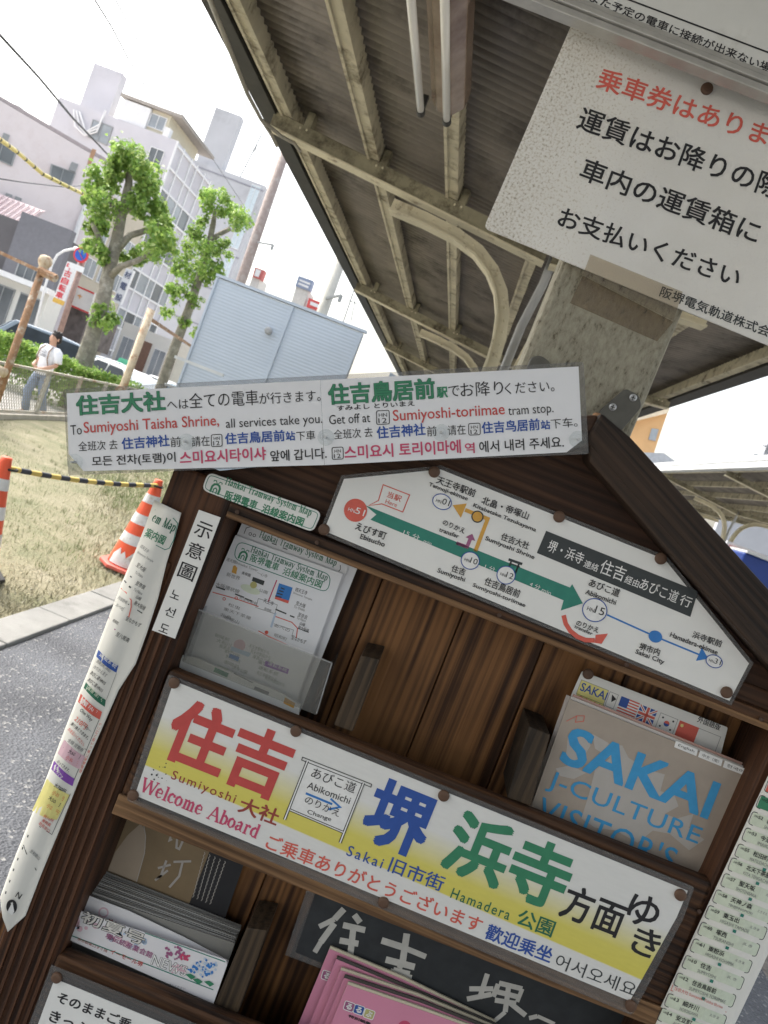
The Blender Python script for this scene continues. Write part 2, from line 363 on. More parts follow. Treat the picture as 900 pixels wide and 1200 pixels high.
def ribbon(mb, path, t0, t1, y0, y1, m=0):
    """curved plate following a path in x,z; from offset t0 to t1 beside it, from y0 to y1"""
    k = len(path); A = []; B = []
    for i in range(k):
        a = Vector(path[max(i-1, 0)]); b = Vector(path[min(i+1, k-1)]); d = (b-a).normalized(); n_ = Vector((-d.y, d.x)); p = Vector(path[i])
        A.append(p+n_*t0); B.append(p+n_*t1)
    vs = [(p.x, y0, p.y) for p in A]+[(p.x, y0, p.y) for p in B]+[(p.x, y1, p.y) for p in A]+[(p.x, y1, p.y) for p in B]
    fs = []
    for i in range(k-1):
        fs += [[i, i+1, k+i+1, k+i], [2*k+i, 3*k+i, 3*k+i+1, 2*k+i+1], [i, 2*k+i, 2*k+i+1, i+1], [k+i, k+i+1, 3*k+i+1, 3*k+i]]
    fs += [[0, k, 3*k, 2*k], [k-1, 2*k+k-1, 3*k+k-1, 2*k-1]]
    mb.add(vs, fs, m)
def canopy(label, xc, dz, y0, y1, frames, fascia_mat, posts=True, group=None, rivets=True):
    root = thing('platform_canopy', label, 'canopy', (xc, (y0+y1)/2, 0))
    zb = lambda x: 2.985+dz+0.105*abs(x-xc)
    # corrugated roof
    r = MB(); pitch = 0.076; per = 6; n = int((y1-y0)/pitch*per); xs = [xc-2.12, xc-1.0, xc, xc+1.0, xc+2.12]; vs = []
    for i in range(n+1):
        y = y0+i*pitch/per; w = 0.019*math.cos(2*math.pi*i/per)
        for x in xs: vs.append((x, y, zb(x)+0.235+w))
    k = len(xs)
    r.add(vs, [[i*k+j, i*k+j+1, (i+1)*k+j+1, (i+1)*k+j] for i in range(n) for j in range(k-1)])
    o = r.build('roof', CORR, root, smooth=True)
    sol = o.modifiers.new('thickness', 'SOLIDIFY'); sol.thickness = 0.004
    for dx in (-1.93, -1.29, -0.72, -0.1, 0.52, 1.15, 1.93):
        p = MB(); x = xc+dx; z = zb(x)+0.115
        p.box((x-0.042, y0, z), (x+0.036, y1, z+0.11)); p.box((x-0.044, y0+.001, z-0.012), (x-0.026, y1-.001, z+0.06), 0)
        yy = y0+0.3
        while yy < y1:
            p.box((x-0.046, yy, z-0.003), (x+0.04, yy+0.012, z+0.07)); yy += 0.62     # joints and fixing straps
        p.build('purlin', CREAM2, root)
    for sx in (-1, 1):
        f = MB(); x = xc+sx*2.06; z = zb(x)
        f.box((x-0.075, y0, z+0.085), (x+0.055, y1, z+0.225)); f.box((x-0.085, y0+.01, z+0.2), (x-0.05, y1-.01, z+0.29))
        f.build('fascia', fascia_mat if sx < 0 else DARKMETAL, root)
    for yf in frames:
        for sx in (-1, 1):
            b = MB(); xa, xb = xc+sx*0.02, xc+sx*2.02
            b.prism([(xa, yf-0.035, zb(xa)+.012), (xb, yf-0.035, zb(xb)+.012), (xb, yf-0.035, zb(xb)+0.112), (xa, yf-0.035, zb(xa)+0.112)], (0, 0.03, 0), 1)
            b.prism([(xa, yf-0.055, zb(xa)), (xb, yf-0.055, zb(xb)), (xb, yf-0.055, zb(xb)+0.013), (xa, yf-0.055, zb(xa)+0.013)], (0, 0.12, 0), 0)
            for dx in (0.72, 1.29, 1.85):                            # cleats and bolt heads where the purlins cross
                xk = xc+sx*dx; zk = zb(xk)+.012
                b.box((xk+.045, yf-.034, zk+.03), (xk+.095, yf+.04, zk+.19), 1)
                for q in (0.03, 0.075): b.ball((xk+q, yf-.037, zk+.07), .009, 6, 0)
            b.build('cross_beam', [CREAM, CREAM_SHADED], root, bevel=0.004)
            if posts:
                c = MB(); P = [(1.08, 1.465), (0.85, 1.455), (0.62, 1.43), (0.46, 1.385), (0.34, 1.31), (0.245, 1.21), (0.185, 1.09), (0.15, 0.95), (0.135, 0.8), (0.13, 0.6), (0.13, -0.3), (0.13, -1.5)]
                path = [(xc+sx*a, 1.5+dz+q) for a, q in P]
                s = 1 if sx > 0 else -1
                ribbon(c, path, 0, -s*0.014, yf-0.06, yf+0.06, 0); ribbon(c, path, -s*.0145, -s*0.09, yf-0.012, yf+0.004, 0)
                if rivets:
                    for i in range(len(P)-3):
                        for q in (0.25, 0.75):
                            px_, pz = lerp(path[i], path[i+1], q); d = Vector((path[i+1][0]-path[i][0], path[i+1][1]-path[i][1])).normalized(); nn = Vector((-d.y, d.x))*(-s*0.06)
                            c.ball((px_+nn.x, yf-0.013, pz+nn.y), 0.009, 6, 0)
                c.build('curved_brace', CREAM, root)
        if posts:
            d = MB(); d.tube([(xc+0.0, yf+0.1, 0.02), (xc+0.0, yf+0.1, 2.6+dz), (xc+0.03, yf+0.1, 2.9+dz), (xc+0.03, yf+0.1, 3.1+dz)], 0.03, 14); d.build('rain_pipe', M('grey_pipe', (0.48, 0.5, 0.52), rough=0.4, var=.1), root, smooth=True)
    return root, zb
near_root, zb = canopy('weathered cream steel canopy with dark corrugated underside, over the wooden brochure rack', 0.05, 0.0, -10, 34, [5.1, 9.5, 13.7, 18.0, 22.3, 26.6, 31], DARKMETAL)
# the timber post the rack is fixed to, with flaking cream paint
def flaking(name):
    m, t, b = nt(name); mp = coords(t, (1, 1, 0.42)); mq = coords(t)
    n1 = N(t, 'ShaderNodeTexNoise', i_Scale=170.0, i_Detail=10.0, i_Roughness=0.72); t.links.new(mp.outputs[0], n1.inputs['Vector'])
    n2 = N(t, 'ShaderNodeTexNoise', i_Scale=9.0, i_Detail=6.0); t.links.new(mq.outputs[0], n2.inputs['Vector'])
    ad = N(t, 'ShaderNodeMath', operation='MULTIPLY_ADD'); t.links.new(n2.outputs[0], ad.inputs[0]); ad.inputs[1].default_value = 0.34; t.links.new(n1.outputs[0], ad.inputs[2])
    rp = ramp(t, [(0.475, (0.035, 0.03, 0.022)), (0.53, (0.15, 0.13, 0.085)), (0.60, (0.29, 0.27, 0.205)), (0.78, (0.40, 0.375, 0.29))]); t.links.new(ad.outputs[0], rp.inputs[0])
    t.links.new(rp.outputs[0], b.inputs['Base Color']); b.inputs['Roughness'].default_value = 0.75
    bp = N(t, 'ShaderNodeBump', i_Strength=1.0, i_Distance=0.006); t.links.new(ad.outputs[0], bp.inputs['Height']); t.links.new(bp.outputs[0], b.inputs['Normal'])
    return m
FLAKE = flaking('flaking_cream_paint')
PY = 1.06
xl, xr = PX(655, 313, PY).x, PX(797, 375, PY).x
m = MB(); m.box((xl, PY, 0.0), (xr, PY+0.16, 3.02)); m.build('post', FLAKE, near_root, bevel=0.009, bseg=2)
m = MB(); yf = PY+0.08
for sx in (-1, 1):
    xa, xb = 0.05+sx*0.02, 0.05+sx*2.0
    m.prism([(xa, yf, zb(xa)+.03), (xb, yf, zb(xb)+.012), (xb, yf, zb(xb)+.112), (xa, yf, zb(xa)+.112)], (0, 0.05, 0))
m.build('cross_beam', CREAM2, near_root)
# cable looped along the eave
m = MB(); m.tube([PX(238, -20, 3.6), PX(262, 40, 3.75), PX(290, 110, 4.4), PX(306, 140, 4.85), PX(330, 160, 4.95), PX(345, 168, 5.0), PX(352, 178, 5.0)], 0.012, 6); m.tube([PX(306, 140, 4.85), PX(318, 158, 4.95), PX(325, 172, 5.0)], 0.011, 6)
m.build('conduit', M('conduit_grey', (0.33, 0.31, 0.26), rough=0.6, var=.2), near_root, smooth=True)
# fluorescent light under the canopy
root = thing('fluorescent_light', 'twin tube fluorescent light with a rusty brown housing under the canopy', 'light fitting', (-0.66, 3.0, 3.0))
zt = 3.02; Y0, Y1 = 2.24, 3.46
m = MB(); m.prism([(-0.70, Y0, zt-0.012), (-0.66, Y0, zt-0.05), (-0.595, Y0, zt-0.05), (-0.55, Y0, zt-0.0), (-0.55, Y0, zt+0.075), (-0.70, Y0, zt+0.075)], (0, Y1-Y0, 0))
m.build('housing', M('lamp_housing', (0.26, 0.19, 0.14), rough=0.22, var=0.25, scale=9, metal=.2, dirt=(0.14, .08, .05), dirt_amt=.5), root, bevel=0.004)
for x in (-0.729, -0.606):
    m = MB(); m.tube([(x, Y0+0.03, zt-0.07), (x, Y1+0.0, zt-0.07)], 0.0165, 14); tb_ = m.build('tube', M('white_glass_tube', (0.86, 0.84, 0.78), rough=0.18, var=.03), root, smooth=True)
    m = MB(); m.tube([(x, Y1-0.01, zt-0.07), (x, Y1+0.028, zt-0.07)], 0.0195, 12); m.box((x-0.012, Y1-0.005, zt-0.07), (x+0.012, Y1+0.02, zt)); m.build('lamp_holder', M('black_plastic', (0.02, 0.02, 0.02), rough=.4), root)
far_root, _ = canopy('long cream canopy with a pale tin eave on the opposite platform', 6.62, 0.17, 4.0, 70, [6, 10.3, 14.6, 19, 23.3, 27.6, 32, 36], TIN, rivets=False)
# ------------------------------------------------------------------ things on the turf
ORANGE = M('cone_orange', (0.80, 0.11, 0.045), rough=0.45, var=0.12, scale=8, dirt=(0.52, 0.2, 0.12), dirt_amt=0.15)
SILVER = M('cone_band', (0.68, 0.68, 0.68), rough=0.4, var=0.12, scale=14, dirt=(0.42, 0.36, 0.3), dirt_amt=.3, dirt_scale=9)
BLACKR = M('black_rubber', (0.02, 0.02, 0.02), rough=.7)
def cone(label, x, y, basemat, split=False):
    root = thing('traffic_cone', label, 'traffic cone', (x, y, 0), 'traffic cones on the turf')
    R = lambda z: 0.150-0.122*(z-0.03)/0.67
    m = MB(); zs = [0.03+0.67*i/28 for i in range(29)]
    m.lathe([(R(z), z) for z in zs]+[(0.018, 0.703)], (x, y, 0), n=28); m.build('body', ORANGE, root, smooth=True)
    for a, b in ((0.20, 0.275), (0.355, 0.43), (0.52, 0.585)):
        m = MB(); n = 28; vs = []
        for z in (a, b): vs += [(x+(R(z)+.0025)*math.cos(2*math.pi*j/n), y+(R(z)+.0025)*math.sin(2*math.pi*j/n), z) for j in range(n)]
        m.add(vs, [[j, (j+1) % n, n+(j+1) % n, n+j] for j in range(n)]); m.build('reflective_band', SILVER, root, smooth=True)
    m = MB(); q = [(0.19*math.cos(math.pi/8+i*math.pi/4)*1.08, 0.19*math.sin(math.pi/8+i*math.pi/4)*1.08) for i in range(8)]
    m.prism([(x+a, y+b, 0.0) for a, b in q], (0, 0, 0.028)); m.build('base', basemat, root, bevel=.006)
    if split:
        m = MB(); zz = 0.06; pts = []
        for i in range(9):
            a = -2.3+i*0.17; z = 0.10+0.075*((i*37) % 5)/5; pts.append((x+(R(z)+.003)*math.cos(a), y+(R(z)+.003)*math.sin(a), z))
        low = [(x+(R(0.036)+.003)*math.cos(-2.3+i*0.17), y+(R(.036)+.003)*math.sin(-2.3+i*.17), 0.036) for i in range(9)]
        m.add(pts+low, [[i, i+1, 9+i+1, 9+i] for i in range(8)]); m.build('worn_patch', SILVER, root)
    return root
c1 = cone('orange striped traffic cone on a dark rubber base, cut off by the picture edge', PXZ(-50, 687, 0).x-.11, 4.09, BLACKR)
c2 = cone('orange and silver striped traffic cone with a torn foot, next to the rack post', -1.985, 5.47, M('cone_base_red', (0.62, 0.13, 0.10), rough=.5, var=.15), True)
p = Vector((-2.33, 4.12, 0.64)); q = Vector((-1.98, 5.44, 0.66)); root = thing('barrier_bar', 'yellow and black striped plastic bar linking the two cones', 'barrier bar', (p+q)/2)
d = q-p; m = MB(); k = 17
for i in range(k):
    a, b = p+d*(i/k), p+d*((i+1)/k); sag = lambda f: Vector((0, 0, -0.025*4*f*(1-f)))
    m.tube([a+sag(i/k), b+sag((i+1)/k)], 0.0165, 10, i % 2, caps=False)
m.build('bar', [M('bar_yellow', (0.62, 0.47, 0.13), rough=.5), M('bar_black', (0.04, 0.045, 0.06), rough=.5)], root, smooth=True)
for e in (p, q):
    m = MB(); pts = [(e.x+0.045*math.cos(a), e.y+0.045*math.sin(a), e.z+0.0) for a in [i*math.pi/8 for i in range(17)]]; m.tube(pts, 0.008, 6); m.build('ring', BLACKR, root, smooth=True)

RUST = M('rusty_iron', (0.34, 0.20, 0.115), rough=.85, var=.3, scale=14, bump=.5, bscale=50, dirt=(0.62, 0.56, 0.46), dirt_amt=0.45, dirt_scale=9)
PALE = M('pale_worn_iron', (0.6, 0.5, 0.36), rough=.8, var=.2, scale=10, dirt=(0.33, 0.17, 0.09), dirt_amt=.5, dirt_scale=8)
root = thing('rusty_gate_post', 'tall rusty gate post with a round knob and a cross rail, beside the fence', 'gate post', (-5.52, 9, -0.1))
m = MB(); m.tube([(-5.52, 9, -.1), (-5.52, 9, 2.02)], 0.046, 12); m.build('pole', RUST, root, smooth=True)
m = MB(); m.lathe([(0.03, 0), (0.06, .02), (0.05, .05), (0.075, .09), (0.085, .13), (0.07, .18), (0.03, .2)], (-5.52, 9, 2.0), n=14); m.build('knob', PALE, root, smooth=True)
m = MB(); m.bar((-7.2, 9.02, 2.1), (-5.36, 8.95, 1.985), .05, .04); m.tube([(-5.5, 8.93, 2.0), (-5.28, 8.93, 1.98)], .05, 10); m.build('rail', RUST, root)
m = MB(); m.tube([(-5.8, 8.9, .72), (-5.47, 8.9, .70)], .06, 12); m.build('hinge', PALE, root, smooth=True)
root = thing('pale_gate_post', 'flaking pale gate post with a thin rail, between the trees', 'gate post', (-5.44, 12, -0.1))
m = MB(); m.tube([(-5.44, 12, -.1), (-5.44, 12, 2.24)], 0.062, 12); m.build('pole', PALE, root, smooth=True)
m = MB(); m.bar((-5.44, 12, 2.1), (-6.5, 17.7, 2.06), .05, .05); m.build('rail', RUST, root)
m = MB()
for z in (0.62, 0.85): m.tube([(-5.44+.07*math.cos(a), 11.94, z+.07*math.sin(a)) for a in [i*math.pi/6 for i in range(13)]], .014, 6)
m.build('ring', RUST, root)
# chain link fence on a low concrete wall
root = thing('chain_link_fence', 'sagging chain link fence with grey posts on a low concrete wall', 'fence', (fx(11), 11, -0.3))
m = MB()
for y in [6+i*1.0 for i in range(14)]: pass
m.prism([(fx(6)-.08, 6, -.4), (fx(6)+.08, 6, -.4), (fx(6)+.08, 6, .085), (fx(6)-.08, 6, .085)], (fx(20)-fx(6), 14, 0))
m.build('base_wall', concrete('fence_concrete', (0.46, 0.43, 0.37)), root)
FM = M('fence_wire', (0.20, 0.19, 0.15), rough=.6, var=.2); FP = M('fence_post_paint', (0.42, 0.4, 0.34), rough=.7, var=.2, dirt=(.28, .16, .08), dirt_amt=.4)
m = MB(); H = 0.63; z0 = 0.1; st = 0.085; L = 14.0; k = int(L/st)
fp = lambda a, z: Vector((fx(6+a)+0.0, 6+a, z))
for i in range(-11, k+1):
    for sg in (1, -1):
        a0, a1 = (i*st, i*st+H) if sg > 0 else (i*st+H, i*st)
        lo, hi = fp(a0, z0), fp(a1, z0+H); e = Vector((0.0, 0.0018*1.4, 0.0018))
        w = Vector((0.0, 0.0085, 0)); m.add([lo-w, lo+w, hi+w, hi-w], [[0, 1, 2, 3]])
m.build('wire_mesh', FM, root)
for i in range(9):
    y = 6.6+i*1.55; m = MB(); m.box((fx(y)-.028, y-.028, .085), (fx(y)+.028, y+.028, .78)); m.build('post', FP, root, bevel=.004)
m = MB(); m.bar(fp(0, .755), fp(14, .755), .04, .035); m.bar(fp(0, .11), fp(14, .11), .03, .03); m.build('rail', FP, root)

# ================================================================== STREET SIDE, FAR
random.seed(21)
def leafmat(name, col):
    m, t, b = nt(name); o = t.nodes['Material Output']; mp = coords(t)
    nz = N(t, 'ShaderNodeTexNoise', i_Scale=2.6, i_Detail=5.0); t.links.new(mp.outputs[0], nz.inputs['Vector'])
    rp = ramp(t, [(0.3, mul(col, 0.7)), (0.55, col), (0.75, mul(col, 1.3))]); t.links.new(nz.outputs[0], rp.inputs[0])
    t.links.new(rp.outputs[0], b.inputs['Base Color']); b.inputs['Roughness'].default_value = 0.5
    tl = N(t, 'ShaderNodeBsdfTranslucent'); t.links.new(rp.outputs[0], tl.inputs[0]); mx = N(t, 'ShaderNodeMixShader'); mx.inputs[0].default_value = 0.45
    t.links.new(b.outputs[0], mx.inputs[1]); t.links.new(tl.outputs[0], mx.inputs[2]); t.links.new(mx.outputs[0], o.inputs[0]); return m
LEAF = [leafmat('leaf_fresh', (0.30, 0.45, 0.10)), leafmat('leaf_mid', (0.20, 0.34, 0.08)), leafmat('leaf_yellowish', (0.42, 0.54, 0.17))]
BARK = M('grey_bark', (0.22, 0.20, 0.165), rough=.9, var=.28, scale=7, bump=.6, bscale=18, dirt=(.4, .38, .33), dirt_amt=.5, dirt_scale=5)
def leaves(mb, c, r, n, size, flatten=0.9):
    sub = [(c+Vector((random.gauss(0, 1), random.gauss(0, 1), random.gauss(0, 1))).normalized()*r*random.uniform(.35, .85), r*random.uniform(.3, .5)) for _ in range(max(3, n//45))]
    for _ in range(n):
        cc, rr = random.choice(sub); d = Vector((random.gauss(0, 1), random.gauss(0, 1), random.gauss(0, 1)*flatten)).normalized()
        p = cc+d*rr*(random.uniform(.5, 1.1) if random.random() < .85 else random.uniform(1.1, 1.6)); s = size*random.uniform(.55, 1.25)
        nrm = (d+Vector((random.gauss(0, .5), random.gauss(0, .5), random.gauss(0, .5)+.5))).normalized(); e = nrm.orthogonal().normalized()
        e = (Matrix.Rotation(random.uniform(0, 6.28), 3, nrm) @ e); f = nrm.cross(e)
        mi = random.choices((0, 1, 2), (5, 4, 2))[0]
        mb.add([p-e*s*.5, p+f*s*.42-e*s*.1+nrm*s*.1, p+e*s*.6-nrm*s*.1, p-f*s*.42-e*s*.1+nrm*s*.1], [[0, 1, 2, 3]], mi)
def tree(label, Y, trunk, limbs, clumps, size):
    k = Y/FPX; base = PX(trunk[0][0], trunk[0][1], Y); base.z = -.42
    root = thing('plane_tree', label, 'tree', base, 'pollarded plane trees')
    m = MB(); pts = [PX(u, v, Y) for u, v, w in trunk]; rr = [w*k/2*.70 for u, v, w in trunk]
    m.tube([Vector((pts[0].x, Y, -.45))]+pts, [rr[0]*1.15]+rr, 12); m.build('trunk', BARK, root, smooth=True)
    for L in limbs:
        m = MB(); m.tube([PX(u, v, Y+dy) for u, v, w, dy in L], [w*k/2*.75 for u, v, w, dy in L], 8); m.build('limb', BARK, root, smooth=True)
    m = MB()
    for u, v, r in clumps:
        for _ in range(2):
            c = PX(u, v, Y+random.uniform(-.7, .7)); leaves(m, c, r*k*1.22, int(r*r*1.15), size*random.uniform(.4, .56))
    m.build('crown', LEAF, root)
tree('taller leafy plane tree with pollarded knuckles, standing behind the walking man', 18.7,
     [(92, 445, 33), (108, 395, 28), (122, 345, 25), (130, 308, 22), (136, 285, 20), (143, 250, 16), (151, 215, 13), (152, 190, 9)],
     [[(131, 308, 14, 0), (120, 290, 10, -.2), (113, 272, 8, -.3), (108, 262, 6, -.3)], [(134, 296, 14, 0), (152, 276, 11, .2), (172, 270, 9, .3), (188, 262, 8, .3)],
      [(128, 325, 13, 0), (142, 312, 10, -.3), (160, 306, 9, -.4), (178, 296, 7, -.4)], [(144, 250, 12, 0), (160, 236, 8, .3), (168, 222, 6, .4)], [(141, 258, 11, 0), (128, 238, 8, -.2), (118, 222, 6, -.2)]],
     [(152, 186, 20), (140, 198, 14), (168, 202, 17), (112, 216, 17), (128, 212, 12), (176, 222, 14), (122, 240, 20), (106, 236, 9), (160, 240, 15), (182, 244, 16), (112, 266, 13), (110, 288, 12), (122, 300, 10),
      (185, 282, 20), (202, 290, 9), (160, 300, 11), (140, 302, 9), (124, 372, 15), (116, 362, 9), (192, 262, 9)], 0.24)
tree('smaller leafy plane tree with two rounded heads, left of the grey shed', 21.5,
     [(186, 460, 18), (200, 420, 17), (213, 385, 16), (224, 355, 15), (236, 318, 13), (244, 290, 11), (250, 262, 9), (252, 245, 6)],
     [[(246, 282, 10, 0), (258, 274, 8, .2), (270, 268, 7, .3)], [(226, 350, 9, 0), (214, 340, 7, -.2), (206, 332, 5, -.3)]],
     [(250, 238, 15), (240, 228, 9), (262, 228, 8), (280, 256, 16), (268, 250, 11), (236, 256, 10), (232, 276, 13), (240, 298, 17), (260, 292, 12), (222, 292, 10), (214, 316, 15), (234, 326, 15), (252, 318, 12), (206, 344, 13), (226, 350, 10), (196, 362, 9), (216, 378, 8), (228, 388, 6)], 0.21)
# clipped hedge behind the fence
m = MB(); hm = MB()
for i in range(22000):
    y = random.choice((17.75+.25*random.random(), random.uniform(17.7, 19.6))); x = random.uniform(-13, -4.6); z = -.42+1.12*random.random()**0.5+.06*math.sin(x*4)
    if random.random() < .3: z = .62+.12*random.random()+.08*math.sin(x*5)
    leaves(hm, Vector((x, y, z)), .05, 1, .085)
o = hm.build('hedge', LEAF, loc=(-8.8, 18.6, -.42)); tag(o, 'low bright green hedge behind the chain link fence', 'hedge')

# ------------------------------------------------------------------ buildings
GLASS = M('window_glass', (0.30, 0.33, 0.36), rough=.12, var=.2, scale=.6, spec=.7)
DGLASS = M('dark_window_glass', (0.13, 0.145, 0.16), rough=.12, var=.25, scale=.6, spec=.7)
WHITEF = M('white_frame_paint', (0.75, 0.75, 0.76), rough=.5, var=.05)
GREYF = M('grey_frame', (0.3, 0.31, 0.32), rough=.5, var=.1)
def wall_m(name, c): return M(name, c, rough=.8, var=.07, scale=.35, dirt=mul(c, .82), dirt_amt=.35, dirt_scale=.25)
def quadthing(root, name, pts, n_, depth, mat, **k):
    m = MB(); m.prism(pts, n_*depth); return m.build(name, mat, root, **k)
def window(root, pp, p0, n_, frame=WHITEF, glass=GLASS, mull=1):
    n_ = Vector(n_).normalized(); P = [PXP(u, v, Vector(p0), n_) for u, v in pp]; wall_window(root, P, n_, frame, glass, mull)
def wall_window(root, P, n_, frame=WHITEF, glass=GLASS, mull=1):
    P = [Vector(p) for p in P]; c = sum(P, Vector())/4; w = (P[1]-P[0]).length; e = max(.03, w*.045)
    m = MB()
    I = [p+(c-p).normalized()*e*1.5 for p in P]
    for i in range(4): m.prism([P[i], P[(i+1) % 4], I[(i+1) % 4], I[i]], n_*.08)
    for j in range(1, mull+1):
        a = I[0].lerp(I[1], j/(mull+1)); b = I[3].lerp(I[2], j/(mull+1)); s = (I[1]-I[0]).normalized()*e*.4
        m.prism([a-s, a+s, b+s, b-s], n_*.075)
    f = m.build('window', frame, root); m = MB(); m.prism(I, n_*.045); m.build('pane', glass, f)
def block(name, label, cat, x0, x1, y0, y1, z1, mat, group=None):
    root = thing(name, label, cat, ((x0+x1)/2, (y0+y1)/2, -.42), group); m = MB(); m.box((x0, y0, -.42), (x1, y1, z1)); m.build('wall', mat, root); return root
FY = Vector((0, -1, 0)); FX = Vector((1, 0, 0))
# pale pink building on the left
A0 = Vector((-29.04, 40, 0)); A1 = Vector((-24.6, 43.5, 0)); dd = (A1-A0).normalized(); nn = Vector((dd.y, -dd.x, 0))
root = thing('pink_building', 'pale pink three storey building with stained walls and small windows', 'building', (-28, 44, -.42))
L0 = A0-dd*14; L1 = A1; back = -nn*10; m = MB()
zt0, zt1 = 1.5+222*40/901, 1.5+196*43.5/901
m.prism([L0+Vector((0, 0, -.42)), L1+Vector((0, 0, -.42)), L1+Vector((0, 0, zt1)), L0+Vector((0, 0, zt0+.6))], back)
PINK = M('pink_render', (0.74, 0.675, 0.685), rough=.85, var=.05, scale=.4, dirt=(0.66, 0.58, 0.58), dirt_amt=.4, dirt_scale=.35); m.build('wall', PINK, root)
for pp in ([(-14, 160), (21, 175), (14, 195), (-20, 180)], [(60, 192), (89, 203), (83, 219), (57, 208)]): window(root, pp, A0, nn, GREYF, DGLASS)
for u, v in ((6, 162), (86, 196), (9, 392-160), (20, 396-160)):
    P = [PXP(u+a*5*CA-b*5*SA, v+a*5*SA+b*5*CA, A0, nn) for a, b in ((-.8, 1), (.8, 1), (.8, -1), (-.8, -1))]; quadthing(root, 'vent', P, nn, .12, GREYF)
m = MB(); P = [PXP(a, b, A0, nn) for a, b in ((108, 174), (113, 176), (106, 194), (102, 193))]; m.prism(P, nn*.03); m.build('rust_stain_plate', M('rust_stain', (0.45, 0.27, 0.17), rough=.9, var=.2), root)
m = MB(); m.tube([PXP(118, 196, A0, nn)+nn*.2, PXP(92, 262, A0, nn)+nn*.2, PXP(70, 330, A0, nn)+nn*.2], .14, 8); m.build('downpipe', WHITEF, root)
m = MB(); m.prism([L0+Vector((0, 0, zt0+.62)), L1+Vector((0, 0, zt1+.02)), L1+Vector((0, 0, zt1+.2)), L0+Vector((0, 0, zt0+.8))], -nn*.5); m.build('parapet_cap', M('cap', (.4, .35, .36), rough=.8), root)
m = MB(); m.box((-32.9, 44, zt0-.2), (-31.6, 45, zt0+1.1)); m.build('rooftop_box', GREYF, root)
# lilac block with the glazed street side
LIL = wall_m('lilac_render', (0.55, 0.54, 0.58))
root = block('lilac_building', 'tall lilac block with a glazed gridded side and a penthouse', 'building', -40.2, -29.9, 60, 68.2, 18.2, LIL)
m = MB(); m.box((-40.3, 63, 18.1), (-37.7, 63.9, 22.6)); m.build('stair_tower', LIL, root)
m = MB(); m.box((-35.4, 60.6, 18.1), (-31.3, 67, 20.0)); m.build('penthouse', M('cream_render', (0.62, 0.58, 0.46), rough=.8, var=.06), root)
m = MB(); m.box((-35.6, 60.2, 20.0), (-30.2, 68.2, 20.25)); m.build('penthouse_roof', M('brown_eave', (0.36, 0.33, 0.3), rough=.8), root)
m = MB(); m.box((-35.2, 60.3, 18.2), (-32.9, 60.58, 19.9)); m.build('balcony_screen', WHITEF, root)
wall_window(root, [(-32.9, 60.6, 18.6), (-31.5, 60.6, 18.6), (-31.5, 60.6, 19.7), (-32.9, 60.6, 19.7)], FY, WHITEF, GLASS)
m = MB(); m.box((-31.2, 60.0, 18.2), (-30.7, 60.5, 18.9)); m.build('air_conditioner', WHITEF, root)
window(root, [(109, 140), (133, 149), (126, 171), (103, 161)], (0, 60, 0), FY, GREYF, GLASS)
m = MB()
for k in range(3): m.tube([(-38.6+k*.25, 59.8, 17.6), (-38.0+k*.3, 59.7, 16.4+.2*k), (-37.0, 59.7, 16.0+.15*k), (-36.2, 59.8, 16.6+.3*k), (-36.1, 59.8, 18.4)], .07, 6)
m.build('conduit', WHITEF, root)
for z in (4, 7.2, 10.4, 13.6, 15.6): wall_window(root, [(-31.7, 60, z), (-30.5, 60, z), (-30.5, 60, z+1.5), (-31.7, 60, z+1.5)], FY, WHITEF, DGLASS)
m = MB(); xg = -29.9
for y in [60.05, 61.5, 63.4, 64.7, 66.6, 68.1]: m.box((xg, y-.07, .5), (xg+.14, y+.07, 18.2))
for z in [1.0, 2.9, 4.5, 6.2, 7.8, 9.5, 11.1, 12.8, 14.4, 16.1, 17.9]: m.box((xg, 60, z-.08), (xg+.13, 68.2, z+.08))
m.build('mullion_grid', WHITEF, root)
for z0, z1 in ((2.98, 4.42), (6.28, 7.72), (9.58, 11.02), (12.88, 14.32)):
    for i, (ya, yb) in enumerate(((60.12, 61.43), (61.57, 63.33), (63.47, 64.63), (64.77, 66.53), (66.67, 68.03))):
        m = MB(); m.prism([(xg, ya, z0), (xg, yb, z0), (xg, yb, z1), (xg, ya, z1)], (.05, 0, 0)); m.build('window_pane', GLASS if (i*7+int(z0)) % 3 else DGLASS, root)
# grey block behind
GRY = wall_m('cool_grey_render', (0.50, 0.505, 0.535))
root = block('grey_building', 'plain cool grey office block with a tall windowless stair tower', 'building', -41, -31.1, 85, 87.5, 23.9, GRY)
m = MB(); m.box((-39.7, 85.5, 23.8), (-36.6, 86.6, 30.2)); m.build('stair_tower', GRY, root)
m = MB()
for z in (7, 11.2, 15.4, 19.6, 23.2): m.box((-41, 84.95, z), (-31.1, 85, z+.16))
m.build('joint_line', M('joint', (.3, .3, .34), rough=.8), root)
for z in range(0, 23, 4): wall_window(root, [(-32.6, 85, z+.3), (-31.5, 85, z+.3), (-31.5, 85, z+3.6), (-32.6, 85, z+3.6)], FY, WHITEF, M('sky_glass', (.55, .63, .68), rough=.1))
m = MB(); m.tube([(-34.6, 86, 23.8), (-33.9, 86, 29.5)], .08, 6); m.tube([(-35, 86, 27), (-33.5, 86, 27.8)], .05, 6); m.tube([(-34.5, 86, 25.4), (-34, 86, 25.4), (-34, 86, 28)], .05, 6); m.build('antenna', GREYF, root)
